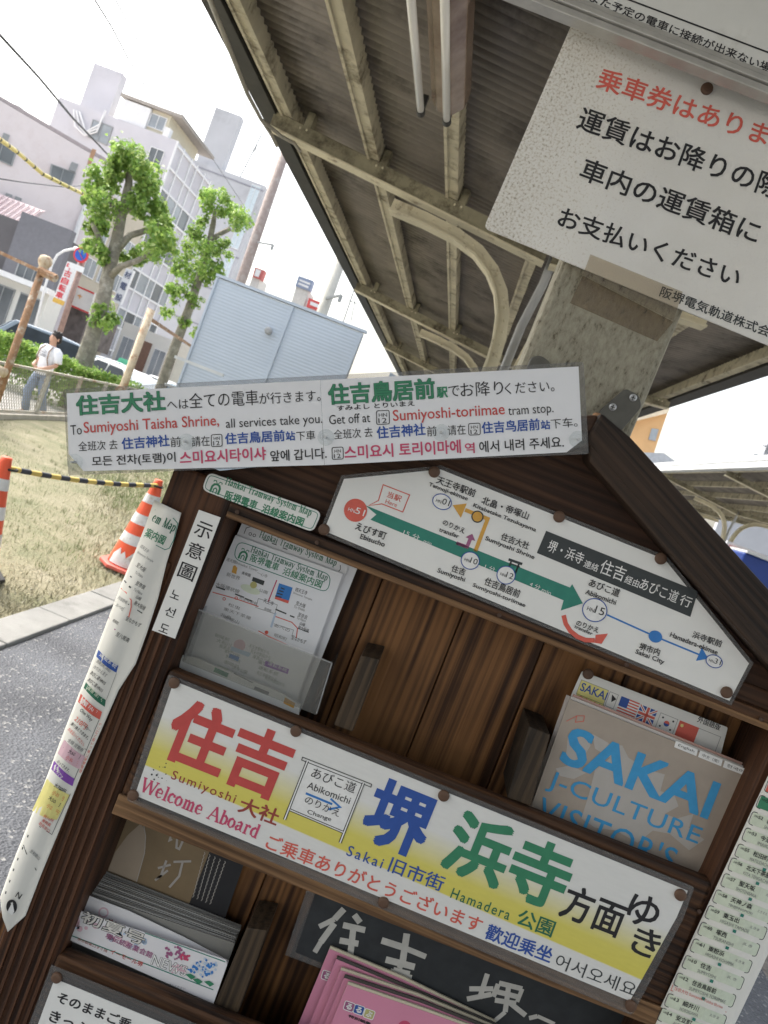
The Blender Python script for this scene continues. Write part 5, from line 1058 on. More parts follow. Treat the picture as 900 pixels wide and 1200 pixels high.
I.build(root); tacks(root, ((380, 620.5), (509, 553), (655, 605.5), (774, 654.5), (851, 811)), Y)
# 5. welcome sign
def welcome_paper():
    m, t, b = nt('welcome_print'); tc = t.nodes.new('ShaderNodeTexCoord'); sp = t.nodes.new('ShaderNodeSeparateXYZ'); t.links.new(tc.outputs['Object'], sp.inputs[0]); return m, t, b, sp
Y = .8795; outer = rrect([(197, 790), (814, 1040), (801, 1076), (741, 1190), (148, 938)], 4); inner = [(204, 798), (806, 1044), (793, 1075), (738, 1173), (158, 932)]
root = thing('welcome_sign', 'wide white and yellow laminated welcome sign with huge red, blue and green characters', 'sign', PX(500, 980, Y))
m = MB(); m.slab(outer, Y+.0006, .0016); m.build('film', LAM, root)
m = MB(); m.slab(inner, Y, .0005); wm, wt, wb, wsp = welcome_paper(); m.build('sheet', wm, root)
# printed yellow band fading upwards: the object's own height axis
zc = PX(500, 980, Y).z; z1 = PX(*ST(150, -388.5), Y).z-zc; z2 = PX(*ST(150, -366), Y).z-zc; z3 = PX(*ST(150, -325), Y).z-zc
z0_, z9 = -.12, .12; f = lambda z: (z-z0_)/(z9-z0_)
mr = N(wt, 'ShaderNodeMapRange'); mr.inputs[1].default_value = z0_; mr.inputs[2].default_value = z9
lw = PX(*ST(480, -388), Y).z-PX(*ST(-150, -388), Y).z
wt.links.new(wsp.outputs['Z'], mr.inputs[0]); wr = ramp(wt, [(f(z1)-.002, (.74, .74, .72)), (f(z1)+.002, (.70, .62, .12)), (f(z2), (.70, .63, .14)), (f(z3), (.74, .74, .72))]); wt.links.new(mr.outputs[0], wr.inputs[0])
wn_ = N(wt, 'ShaderNodeTexNoise', i_Scale=40.0, i_Detail=6.0); wx_ = N(wt, 'ShaderNodeMixRGB', blend_type='MULTIPLY'); wx_.inputs[0].default_value = .12; wt.links.new(wr.outputs[0], wx_.inputs[1]); wt.links.new(wn_.outputs[0], wx_.inputs[2]); wt.links.new(wx_.outputs[0], wb.inputs['Base Color']); wb.inputs['Roughness'].default_value = .4
I = Ink(Y-PT)
I.t('住吉', (185, 887), (322, 941.5), 79, 'red', .03); I.t('堺', (417, 981), (489, 1010), 79, 'blue', .03); I.t('浜寺', (513, 1017), (652, 1072.5), 77, 'green', .028); I.t('方面', (653, 1073), (723, 1100.5), 42, 'black', .016)
I.m.char('ゆ', (754.5, 1067.5), 37, Y-PT, I.c('black'), .012); I.m.char('き', (757.5, 1104.5), 33, Y-PT, I.c('black'), .012)
I.t('Sumiyoshi', (198.5, 915.5), (273, 944.5), 14, 'brown', .006, 1.25); I.t('大社', (277.5, 951), (323, 968.5), 20, 'brown', .018)
I.t('ご乗車ありがとうございます', (309.5, 994), (561, 1094), 19, 'coral', .012)
I.t('Sakai', (405, 1002), (446.5, 1018), 12.5, 'blue', .008, 1.3); I.t('旧市街', (453.5, 1021), (516.5, 1045.5), 19, 'blue', .01); I.t('Hamadera', (527, 1052), (595.5, 1078.5), 12.5, 'darkgreen', .008, 1.25); I.t('公園', (603.5, 1083), (645.5, 1099), 20, 'darkgreen', .014)
I.t('歡迎乗坐', (566.5, 1099.5), (643.5, 1129.5), 19, 'blue', .018); I.t('어서오세요', (648.5, 1133), (742, 1169), 17, 'charcoal', .0)
B5 = lambda x, y: (140+x/2.647, 780+y/2.647)
I.poly([B5(580, 292), B5(755, 362), B5(690, 520), B5(525, 450)], 'white'); lf = .0002
I.l([B5(568, 284), B5(782, 368), B5(780, 377), B5(565, 293)], .9, 'black', True, lf)
for p, q in ((B5(583, 296), B5(512, 478)), (B5(757, 364), B5(684, 550))): I.l([p, q], 3.6, 'black', lift=lf); I.l([p, q], 1.6, 'white', lift=.0003)
for p, q in ((B5(528, 447), B5(694, 517)),): I.l([p, q], 3.2, 'black', lift=lf); I.l([p, q], 1.3, 'white', lift=.0003)
for t_, p, q, h in (('あびこ道', (592, 345), (727, 397), 33), ('Abikomichi', (580, 380), (712, 430), 22), ('のりかえ', (572, 425), (679, 470), 24), ('Change', (580, 462), (654, 487), 17)): I.t(t_, B5(*p), B5(*q), h/2.647, lift=.0004)
I.l([B5(578, 396), B5(660, 430)], 2.6, 'brightblue', lift=.0003); I.l([B5(655, 413), B5(684, 439), B5(648, 446)], 2.4, 'brightblue', lift=.0003)
serif(I, 'Welcome Aboard', (164.5, 926.5), (301.5, 983), 16, 'pink', 1.05)
I.build(root); tacks(root, ((204.5, 800), (347, 856.5), (520, 932), (797, 1048), (156.5, 931.5), (449.5, 1057), (739, 1177.5)), Y)
# worn specks on the print
I = Ink(Y-.0003)
for _ in range(14): I.m.disc(random.uniform(176, 196), random.uniform(888, 915), random.uniform(.3, 1.3), Y-.0002, I.c('charcoal'), n=7)
I.build(root, 'scuff_marks')
# 6. brochures
TAN = M('kraft_paper', (.365, .31, .26), rough=.6, var=.06, scale=40, bump=.05); TANG = M('kraft_map_patch', (.43, .405, .38), rough=.6, var=.05, scale=40)
Y = .931; fr = [(667, 819), (884, 907), (812, 1032), (796, 1056), (613, 972)]
bro = []
for i, (dx, dy, lab) in enumerate(((0, 0, 'front kraft brochure with big bright blue lettering over a pale map'), (2.5, -3, 'second kraft brochure showing only a pale edge behind the front one'), (5, -5.5, 'third kraft brochure showing a thin edge in the right hand slot'), (-3, -4.5, 'rearmost kraft brochure leaning behind the others in the right hand slot'))):
    root = thing('tourist_brochure', lab, 'brochure', PX(740, 930, Y+.003*i), 'kraft tourist brochures'); m = MB(); m.slab([(u+dx, v+dy) for u, v in fr] if i else fr, Y+.0045*i, .0018)
    m.build('cover', TAN if i == 0 else (paper('brochure_edge', (.62, .58, .55)) if i % 2 else M('brochure_coral', (.52, .33, .28), rough=.6)), root); bro.append(root)
root = bro[0]; Z5 = lambda x, y: (580+x/2.8125, 760+y/2.8125); I = Ink(Y-PT); INK['kraft_map'] = TANG
I.poly([Z5(*p) for p in ((240, 290), (300, 275), (315, 320), (290, 360), (255, 380), (235, 350))], 'kraft_map'); I.poly([Z5(*p) for p in ((320, 280), (380, 315), (420, 320), (440, 360), (505, 400), (560, 415), (545, 470), (590, 480), (605, 520), (560, 545), (600, 560), (655, 545), (640, 590), (690, 630), (640, 665), (575, 610), (520, 600), (470, 640), (400, 600), (330, 590), (285, 560), (310, 480), (330, 400), (380, 360), (330, 330))], 'kraft_map')
I.poly([Z5(*p) for p in ((200, 395), (250, 385), (300, 410), (260, 430), (215, 420))], 'kraft_map')
I.t('SAKAI', (654, 893), (829, 961), 46, 'sky', .022, lift=.0003); I.t('J-CULTURE', (638, 926.5), (815, 995), 26, 'sky', .003, 1.05, lift=.0003); I.t("VISITOR'S", (626, 959.5), (786, 1022), 29, 'sky', .003, 1.05, lift=.0003)
I.l([Z5(235, 240), Z5(270, 222), Z5(295, 222), Z5(292, 240), Z5(265, 243), Z5(270, 222)], .7, 'coral', lift=.0003)
for pp, t_ in (([(792, 868), (818, 878.5), (816, 886), (790, 875.5)], 'English'), ([(820.5, 879.5), (847, 890), (845, 898), (818, 887)], '中文（简）'), ([(849.5, 891), (876.5, 902), (874.5, 909.5), (847, 899)], '한국어')):
    I.poly(pp, 'white', .0003); a, b = lerp(pp[3], pp[0], .25), lerp(pp[2], pp[1], .25); I.t(t_, lerp(a, b, .14), lerp(a, b, .86), 3.8, 'black', lift=.0005)
I.build(root)
root = thing('tourist_brochure', 'dull mauve leaflet poking out at the right of the kraft brochures', 'brochure', PX(840, 990, .955)); m = MB(); m.slab([(840, 950), (857, 962), (826, 1024), (800, 1040)], .957, .002); m.build('cover', M('mauve_paper', (.2, .15, .14), rough=.6), root)
Y = .963; outer = rrect([(682, 786.5), (853, 852.5), (843, 890), (666, 822)], 2); root = thing('language_card', 'white card with a row of small flags pinned behind the kraft brochures', 'card', PX(760, 840, Y)); m = MB(); m.slab(outer, Y, .0008); m.build('card', PAPER, root)
F = lambda x, y: (660+x/4.09, 780+y/4.09); I = Ink(Y-PT)
def cell(x, y, w, h, kx=.40): return [F(x, y), F(x+w, y+w*kx), F(x+w-h*.38, y+w*kx+h), F(x-h*.38, y+h)]
for pp in ((88, 68, 130, 66), (65, 135, 130, 60)): I.poly(cell(*pp), 'yellow'); I.l(cell(*pp), .5, 'grey', True, .0001)
I.t('SAKAI', F(78, 118), F(202, 168), 10, 'blue', .012, lift=.0002); I.t('SAKAI', F(60, 180), F(185, 232), 10, 'coral', .012, lift=.0002)
I.l(cell(225, 125, 40, 66), .5, 'grey', True); I.poly([F(235, 138), F(255, 162), F(230, 175)], 'black', .0002)
def flag(x, y, w, h, rows, lift=.0001):
    c = cell(x, y, w, h)
    return lambda a, b: lerp(lerp(c[0], c[1], a), lerp(c[3], c[2], a), b)
g = flag(280, 146, 88, 82, 0)
for i in range(13): I.poly([g(0, i/13), g(1, i/13), g(1, (i+1)/13), g(0, (i+1)/13)], 'coral' if i % 2 == 0 else 'white', .0001)
I.poly([g(0, 0), g(.45, 0), g(.45, .54), g(0, .54)], 'blue', .0003)
g = flag(372, 186, 80, 72, 0); I.poly([g(0, 0), g(1, 0), g(1, 1), g(0, 1)], 'blue', .0001)
for a, b in (((0, 0), (1, 1)), ((0, 1), (1, 0))): I.l([g(*a), g(*b)], 3.2, 'white', lift=.0002); I.l([g(*a), g(*b)], 1.2, 'coral', lift=.0003)
for a, b in (((.5, 0), (.5, 1)), ((0, .5), (1, .5))): I.l([g(*a), g(*b)], 5, 'white', lift=.0004); I.l([g(*a), g(*b)], 3, 'coral', lift=.0005)
g = flag(468, 226, 82, 72, 0); c = g(.5, .5); I.l([g(0, 0), g(1, 0), g(1, 1), g(0, 1)], .5, 'grey', True); I.m.disc(c[0], c[1], 3.4, Y-.0006, I.c('blue')); I.m.flat([PX(c[0]+3.4*math.cos(a+.4), c[1]+3.4*math.sin(a+.4), Y-.0008) for a in [math.pi+i*math.pi/10 for i in range(11)]], I.c('coral'))
for a, b in ((.2, .22), (.8, .22), (.2, .78), (.8, .78)): p = g(a, b); I.m.disc(p[0], p[1], 1.3, Y-.0006, I.c('charcoal'), n=6)
g = flag(560, 262, 92, 76, 0); I.poly([g(0, 0), g(1, 0), g(1, 1), g(0, 1)], 'coral', .0001); p = g(.18, .25); I.m.disc(p[0], p[1], 2.2, Y-.0006, I.c('yellow'), n=5)
I.l(cell(650, 300, 105, 72), .5, 'grey', True); I.t('外国語版', F(640, 270), F(748, 312), 8, 'black', .012); I.build(root); tacks(root, ((689, 789.5),), Y, .0068)
# 8. system maps in the slot
def map_marks(I, top=True):
    Q = lambda x, y: (230+x/4.737, 600+y/4.737)
    I.l(rrect([Q(232, 160), Q(750, 350), Q(728, 448), Q(205, 258)], 9), .9, 'teal', True); emblem(I, *Q(262, 240), 5.6, 'green')
    serif(I, 'Hankai Tramway System Map', Q(300, 221), Q(725, 383), 7.6, 'darkgreen', .36); I.t('阪堺電車', Q(295, 272), Q(450, 330), 9.5, 'green', .012); I.t('沿線案内図', Q(475, 345), Q(690, 425), 9.5, 'green', .012)
    for t_, a, b, h, c in (('通天閣', (165, 270), (215, 288), 4, 'grey'), ('新世界', (165, 355), (238, 382), 5, 'grey'), ('Shinsekai Tower', (215, 285), (340, 332), 3, 'grey'), ('一心寺', (335, 345), (392, 367), 4, 'grey'), ('公園', (345, 440), (392, 458), 4, 'grey'), ('四天王寺', (548, 440), (612, 462), 5, 'black'), ('Shitenno Temple', (535, 455), (640, 495), 3, 'grey'),
                           ('至大阪', (550, 515), (602, 535), 5, 'black'), ('To Osaka', (540, 530), (600, 552), 3, 'grey'), ('至奈良', (562, 578), (612, 598), 5, 'black'), ('To Nara', (555, 592), (605, 612), 3, 'grey'), ('山線', (572, 625), (600, 637), 4, 'black'), ('新大阪線', (562, 650), (620, 672), 5, 'black'), ('至なかもず', (525, 705), (605, 735), 5, 'black'), ('大阪環状線', (105, 410), (236, 455), 5, 'grey'),
                           ('天王寺', (370, 500), (425, 522), 5, 'black'), ('天王寺駅前', (235, 480), (335, 520), 4, 'grey'), ('阿倍野', (375, 545), (412, 560), 4, 'grey'), ('松虫', (175, 520), (240, 545), 4, 'grey'), ('東天下茶屋', (150, 545), (300, 600), 4, 'grey'), ('北畠', (130, 575), (190, 598), 4, 'grey'), ('帝塚山', (150, 590), (235, 622), 4, 'grey'), ('あべの', (430, 635), (515, 668), 4, 'grey'), ('昭和町', (430, 690), (500, 716), 4, 'grey'), ('美章園', (250, 345), (298, 362), 4, 'black')): I.t(t_, Q(*a), Q(*b), h, c, lift=.00005)
    I.l([Q(447, 378), Q(400, 496)], 1.3, 'pink'); I.l([Q(90, 445), Q(215, 480), Q(345, 525)], 1.0, 'coral'); I.l([Q(440, 580), Q(530, 612), Q(562, 645), Q(555, 700)], 1.1, 'coral'); I.l([Q(345, 660), Q(400, 690), Q(500, 735)], 1.1, 'coral'); I.l([Q(565, 645), Q(625, 668)], .7, 'charcoal')
    for a, b in (((110, 415), (160, 432)), ((215, 455), (265, 474)), ((270, 480), (310, 495)), ((440, 540), (500, 565)), ((520, 575), (545, 585))): I.l([Q(*a), Q(*b)], 1.6, 'charcoal')
    I.poly([Q(315, 360), Q(380, 383), Q(372, 408), Q(308, 382)], 'charcoal'); I.m.disc(*Q(318, 405), 4, I.Y-.0002, I.c('khaki')); I.m.disc(*Q(300, 430), 12, I.Y-.0001, I.c('palegreen'), 4.5); I.poly([Q(196, 335), Q(205, 300), Q(215, 295), Q(228, 310), Q(222, 345)], 'amber')
    I.poly([Q(460, 395), Q(535, 420), Q(510, 508), Q(435, 482)], 'brightblue', .0001); I.poly([Q(440, 470), Q(515, 492), Q(510, 508), Q(435, 482)], 'coral', .0002)
    for i in range(4): a = Q(480-8*i, 425+15*i); I.l([(a[0]-2.2-.5*i, a[1]-.9), (a[0]+2.2+.5*i, a[1]+.9)], 1.4, 'charcoal', lift=.0003)
    I.l([Q(345, 480), Q(450, 515), Q(437, 565), Q(330, 530)], .5, 'grey', True); I.l([Q(440, 560), Q(415, 640)], 2.4, 'paleblue'); I.l([Q(430, 620), Q(540, 655), Q(530, 690)], .5, 'grey')
    for a in ((155, 482), (222, 478)): I.m.ringm(*Q(*a), 2, .8, I.Y-.0002, I.c('coral'), n=12)
    I.m.disc(*Q(390, 668), 2.2, I.Y-.0002, I.c('coral'), n=12)
    for i in range(9):
        x, y = 60+random.uniform(0, 60), 690+i*30; I.t(random.choice(('住吉大社', '我孫子道', '堺市立文化館', '浜寺公園', '大和川', '御陵前')), Q(x+i*14, y), Q(x+i*14+80, y+31), 4.5, 'grey')
        if i < 7: I.t(random.choice(('天王寺駅前から', '運転系統', '運賃のご案内', '乗換案内')), Q(x+190+i*12, y+60), Q(x+300+i*12, y+102), 4.5, 'grey')
    I.poly([Q(385, 825), Q(515, 872), Q(508, 900), Q(378, 853)], 'lilac', .0001); I.t('運転系統', Q(395, 848), Q(500, 888), 4, 'white', lift=.0003); I.m.disc(*Q(240, 740), 7, I.Y-.0002, I.c('rose')); I.poly([Q(195, 745), Q(305, 785), Q(290, 805), Q(190, 768)], 'paleblue', .0003)
    I.poly([Q(185, 785), Q(240, 805), Q(232, 830), Q(180, 808)], 'brightblue'); I.poly([Q(120, 850), Q(180, 872), Q(172, 895), Q(112, 872)], 'palegreen')
Y = .956; maps = ((0, 0, 0, 'front system map leaflet with a green title and coloured line drawing'), (9.5, -18.5, .005, 'second system map leaflet, its title peeping above the front one'), (14.5, -15.5, .008, 'third system map leaflet, a thin strip at the right of the stack'), (12, -22, .011, 'rearmost system map leaflet standing in the left slot'))
for i, (dx, dy, dyy, lab) in enumerate(maps):
    base = [(276, 627), (402, 672.5), (337, 850), (200, 800)]; pp = [(u+dx, v+dy) for u, v in base]
    if i > 1: pp[1] = (pp[1][0]+5, pp[1][1]+2)
    root = thing('map_leaflet', lab, 'leaflet', PX(300, 740, Y+dyy), 'system map leaflets'); m = MB(); m.slab(pp, Y+dyy, .0012); m.build('sheet', PAPER2, root)
    if i == 0: I = Ink(Y-PT); map_marks(I); I.build(root)
    if i == 1:
        I = Ink(Y+dyy-PT); Q = lambda x, y: (230+x/4.737, 600+y/4.737); serif(I, 'Hankai Tramway System Map', Q(348, 139), Q(775, 301), 7.6, 'darkgreen', .36); I.l([Q(265, 120), Q(278, 88), Q(300, 82)], .8, 'charcoal'); I.l([Q(800, 295), Q(800, 318), Q(790, 330)], .8, 'charcoal')
        for a in (300, 322): I.m.ringm(*Q(a, 122+(a-300)*.35), 2, .7, Y+dyy-.0004, I.c('charcoal'), n=10)
        for a in (370, 420, 480): I.l([Q(a, 152+(a-370)*.42), Q(a+26, 162+(a-370)*.42)], 1.1, 'charcoal')
        I.build(root)
Y = .926; root = thing('clear_holder', 'clear plastic leaflet holder with a frosted front in the left slot', 'leaflet holder', PX(300, 790, Y))
FROST = clear('frosted_plastic', (.85, .85, .83), .15, .25); hp = [(233, 714.5), (389, 777), (371, 838), (213, 775)]
m = MB(); m.slab(rrect(hp, 3), Y, .0018); m.build('front_panel', FROST, root)
m = MB(); a, b = PX(389, 777, Y), PX(371, 838, Y); m.prism([a, a+Vector((0, .055, 0)), b+Vector((0, .055, 0)), b], (-.0015, 0, 0)); m.build('side_panel', ACR, root); m = MB(); a, b = PX(233, 714.5, Y), PX(213, 775, Y); m.prism([a, a+Vector((0, .055, 0)), b+Vector((0, .055, 0)), b], (.0015, 0, 0)); m.build('side_panel', ACR, root)
m = MB(); m.line([(233, 714.5), (389, 777)], 1.6, Y-.0003); m.line([(389, 777), (371, 836)], 1.6, Y-.0003); m.build('edge', clear('plastic_edge', (.8, .81, .82), .6, .1), root)
m = MB(); q = [(213, 768), (232, 772), (262, 785), (300, 800), (330, 812), (352, 826), (350, 838), (318, 828), (280, 812), (240, 796), (210, 782)]; m.slab(q, .938, .004); root = thing('crumpled_paper', 'crumpled printed paper at the bottom of the clear holder', 'paper', PX(280, 800, .94)); m.build('sheet', PAPER, root)
I = Ink(.9376); I.poly([(252, 782), (268, 789), (266, 794), (250, 787)], 'green'); I.l([(274, 789), (296, 800)], 1, 'grey'); I.l([(298, 806), (315, 813)], 4, 'grey'); I.poly([(334, 817), (346, 824), (344, 830), (332, 824)], 'amber'); I.build(root)
Yp = .9245; I = Ink(.938-.0004)
# 12. row two, left
KN = M('kraft_dark', (.21, .15, .085), rough=.6, var=.14, scale=18); Y = .972
root = thing('knife_leaflet', 'tan and black leaflet with a knife blade and pale brush characters behind the newsletters', 'leaflet', PX(200, 1010, Y))
m = MB(); m.slab([(142, 945), (285, 1004), (259, 1075), (122, 1025)], Y, .001); m.build('sheet', KN, root)
I = Ink(Y-PT); K = lambda x, y: (60+x/3, 930+y/3); INK['blade'] = M('blade_print', (.36, .29, .22), rough=.5); INK['ash'] = M('ash_print', (.40, .37, .34), rough=.6)
I.poly([K(560, 195), K(680, 240), K(610, 440), K(480, 400)], 'black'); I.poly([K(200, 270), K(225, 205), K(270, 145), K(315, 105), K(330, 130), K(332, 190), K(315, 260), K(300, 310)], 'blade', .0001); I.l([K(325, 110), K(332, 150), K(328, 210), K(300, 310)], 1, 'ash', lift=.0002)
for st in ([(395, 130), (425, 140), (470, 120)], [(430, 125), (415, 165), (425, 160)], [(445, 135), (440, 190), (450, 195), (470, 150)], [(405, 235), (385, 290), (370, 300)], [(375, 262), (420, 250)], [(365, 305), (410, 270)], [(430, 240), (492, 238)], [(462, 240), (450, 290), (415, 330)]): I.l([K(*p) for p in st], 2.6, 'ash', lift=.0003)
for i in range(5): a = K(540+i*18, 205+i*8); b = K(498+i*15, 365+i*6); I.m.line([(lerp(a, b, j/24)[0]+(.8 if j % 2 else -.5), lerp(a, b, j/24)[1]) for j in range(25)], .8, Y-.0005, I.c('ash'))
I.build(root)
# newsletters: a packed stack, the front two tipped forward
m_edge = paper('newsletter_edge', (.36, .355, .34))
n_ = 16
for i in range(n_):
    f = i/(n_-1); Yb = .972-.0022*i-.004
    tl = lerp((117, 1019), (97, 1044), f); trt = lerp((283, 1085), (274, 1106), f)
    tl = (tl[0]+random.uniform(-1.5, 1.5), tl[1]+random.uniform(-.8, .8)); trt = (trt[0]+random.uniform(-2, 1.5), trt[1]+random.uniform(-.8, .8))
    root = thing('newsletter', 'grey edged folded newsletter in the packed stack in the lower left slot', 'newsletter', PX(190, 1100, Yb), 'newsletters packed in the lower left slot')
    m = MB(); m.slab([tl, trt, (trt[0]-30, trt[1]+84), (tl[0]-28, tl[1]+70)], Yb, .0012); m.build('sheet', m_edge if i % 3 else paper('newsletter_edge_dark', (.22, .215, .2)), root)
NW = paper('newsletter_white', (.70, .69, .71)); INK['brush'] = M('brush_white', (.66, .64, .60), rough=.5)
Y = .930; root = thing('newsletter', 'second newsletter with a red circle title, curling behind the front one', 'newsletter', PX(180, 1110, Y), 'newsletters packed in the lower left slot')
m = MB(); m.slab([(92, 1045), (150, 1067), (215, 1098), (268, 1126), (250, 1172), (80, 1102)], Y, .0008); m.build('sheet', NW, root)
I = Ink(Y-PT); I.m.ringm(*K(184, 418), 6, 1.6, Y-PT, I.c('rose')); I.t('めいぶつギフト', K(195, 455), K(355, 525), 7, 'brown', .01); I.build(root)
Y = .918; root = thing('newsletter', 'front newsletter with white brush title, purple and blue hydrangeas', 'newsletter', PX(170, 1120, Y), 'newsletters packed in the lower left slot')
m = MB(); m.slab([(81, 1063), (265, 1125), (266, 1131), (250, 1176.5), (76, 1099)], Y, .0008); m.build('sheet', NW, root)
I = Ink(Y-PT); 
for _ in range(26): a = K(random.uniform(90, 300), 0); u = random.uniform(84, 170); I.m.disc(u, 1072+(u-81)*.36+random.uniform(-2, 12), random.uniform(1.5, 4), Y-.0001, I.c('paleblue' if random.random() < .5 else 'rose'), n=9)
I.l([K(52, 492), K(570, 690)], 1.1, 'teal', lift=.0002); I.l([K(330, 490), K(612, 592)], 1.0, 'teal', lift=.0002)
I.outl('初夏号', (93.5, 1079.5), (167, 1108.5), 14, 'brush', 'charcoal', .012, .05); I.t('堺伝統産業会館', (122.5, 1099.5), (177, 1123.5), 7.5, 'plum', .01, lift=.0003); I.outl('NEWS', (176.5, 1130), (216.5, 1144.5), 12, 'white', 'charcoal', .0, .03)
I.t('イーモール堺', K(205, 562), K(318, 610), 6, 'red', .01, lift=.0003); I.t('堺市駅東口すぐ隣', K(90, 515), K(195, 560), 3.4, 'brown', lift=.0003); I.t('お気軽にお立ち寄りください', K(345, 660), K(470, 690), 3, 'grey', lift=.0003)
for c, col, n, r in ((K(430, 560), 'plum', 30, 10), (K(470, 575), 'pink', 14, 5), (K(450, 620), 'rose', 16, 8), (K(530, 615), 'brightblue', 40, 13), (K(540, 610), 'paleblue', 26, 12)):
    for _ in range(n): a = random.uniform(0, 6.28); q_ = r*random.random()**.5; I.m.disc(c[0]+q_*math.cos(a)*1.25, c[1]+q_*math.sin(a)*.8, random.uniform(1, 1.9), Y-.0004-random.random()*.0004, I.c(col), n=7)
for c in ((555, 670), (490, 645), (515, 662)): u, v = K(*c); I.poly([(u-6, v-3), (u, v-4), (u+6, v), (u+1, v+3)], 'green', .0009)
I.build(root)
# black calligraphy poster
Y = .955; root = thing('calligraphy_poster', 'black laminated poster with pale brush characters behind the pink magazines', 'poster', PX(520, 1150, Y))
m = MB(); m.slab([(361, 1038), (760, 1200), (735, 1275), (334, 1119)], Y+.0006, .001); m.build('film', LAM, root); m = MB(); m.slab([(372, 1040), (755, 1195), (730, 1268), (346, 1116)], Y, .0005); m.build('sheet', M('black_print', (.03, .033, .036), rough=.4, var=.2, scale=50), root)
INK['chalk'] = M('chalk_ink', (.46, .45, .42), rough=.6, var=.1, scale=60); I = Ink(Y-PT); V = lambda x, y: (320+x/2.5, 1030+y/2.5)
def brush(st, w=5.0):
    for s_ in st:
        k = len(s_)
        for i in range(k-1): I.k += 1; I.l([V(*s_[i]), V(*s_[i+1])], 1.3*w*(1-.35*i/max(1, k-1)), 'chalk', lift=.00004*(I.k % 7))
brush([[(208, 88), (180, 118), (135, 140)], [(180, 130), (140, 185), (122, 215)], [(238, 105), (255, 128)], [(205, 135), (270, 150)], [(235, 145), (225, 235)], [(195, 180), (250, 190)], [(190, 238), (245, 250)]], 5.6)
brush([[(392, 160), (380, 240), (370, 262)], [(318, 180), (380, 200), (448, 228)], [(330, 236), (415, 258)], [(355, 265), (340, 310)], [(352, 268), (400, 280), (395, 305)], [(342, 305), (395, 310)]], 6)
brush([[(628, 278), (605, 350)], [(575, 322), (645, 322)], [(568, 352), (640, 338)], [(660, 308), (645, 345)], [(662, 305), (730, 322), (715, 360)], [(655, 330), (715, 345)], [(690, 315), (680, 390), (620, 440)], [(690, 360), (740, 400)], [(650, 355), (712, 365)]], 4.6)
brush([[(750, 408), (775, 402), (825, 425)]], 4); I.l([V(450, 330), V(460, 345)], 4, 'chalk'); I.build(root)
# pink magazines
PINKM = paper('magazine_pink', (.62, .25, .36), .3); EDGE = paper('magazine_edge', (.55, .5, .38)); DK = paper('magazine_dark_edge', (.07, .065, .06))
mags = (((386, 1112), (470, 1147), (580, 1200), 'rearmost pink magazine with a gilt top edge'), ((394, 1124), (480, 1160), (582, 1204), 'pink magazine next to the rearmost one in the middle slot'), ((399, 1137), (490, 1168), (584, 1208), 'pink magazine in the middle of the fanned pile'), ((403, 1146), (495, 1176), (586, 1212), 'pink magazine tucked right behind the front one'), ((407, 1154), (500, 1186), (588, 1218), 'front pink magazine with three small square logo tiles'))
for i, (a, b, c, lab) in enumerate(mags):
    Y = .948-.0055*i; root = thing('pink_magazine', lab, 'magazine', PX(460, 1190, Y), 'fanned pink magazines'); dn = (-62, 150)
    m = MB(); m.slab([a, b, c, (c[0]+dn[0], c[1]+dn[1]), (a[0]+dn[0], a[1]+dn[1])], Y, .0005); m.build('cover', PINKM, root)
    m = MB(); e = (1.2, -3.2); m.slab([(a[0]+e[0], a[1]+e[1]), (b[0]+e[0], b[1]+e[1]), (c[0]+e[0], c[1]+e[1]), (c[0]+dn[0], c[1]+dn[1]), (a[0]+dn[0]+1, a[1]+dn[1])], Y+.0006, .0022); m.build('pages', EDGE if i % 2 == 0 else DK, root)
    if i in (0, 4):
        I = Ink(Y-PT); uo, vo = (0, 0) if i == 4 else (-26, -36)
        for (u, v), col, ch in (((411, 1178.5), 'plum', 'る'), ((422.5, 1182.5), 'blue', 'る'), ((434.5, 1187.5), 'khaki', 'ぶ')):
            q_ = rrect([(u-6+uo, v-6+vo), (u+5.5+uo, v-2+vo), (u+2+uo, v+8+vo), (u-9+uo, v+4+vo)], 2); I.poly(q_, col); I.l(q_, .9, 'white', True, .0001); I.m.char(ch, (u-1.8+uo, v+1+vo), 7, Y-.0006, I.c('white'), .03)
            if i == 0: break
        if i == 4: I.t('特別編集', (408, 1192), (434, 1202), 3.6, 'black', .02, lift=.0002)
        for u, v, r in ((420, 1212, 7), (474, 1204, 8)) if i == 4 else (): I.m.disc(u, v, r, Y-.0004, I.c('pink'))
        I.build(root)
# lower left poster
Y = .882; root = sign('boarding_poster', 'white laminated poster with heavy black lettering on the lowest board', 'poster', [(60, 1131), (210, 1192), (400, 1272), (375, 1340), (15, 1250)], [(64, 1147), (205, 1205), (390, 1283), (365, 1340), (28, 1245)], Y, PAPER)
I = Ink(Y-PT); I.t('そのままご乗', (65, 1174), (151, 1208), 13.5, 'black', .02); I.t('きっぷのまま', (56, 1196), (148, 1232), 14, 'black', .02); I.build(root); tacks(root, ((67, 1145),), Y)
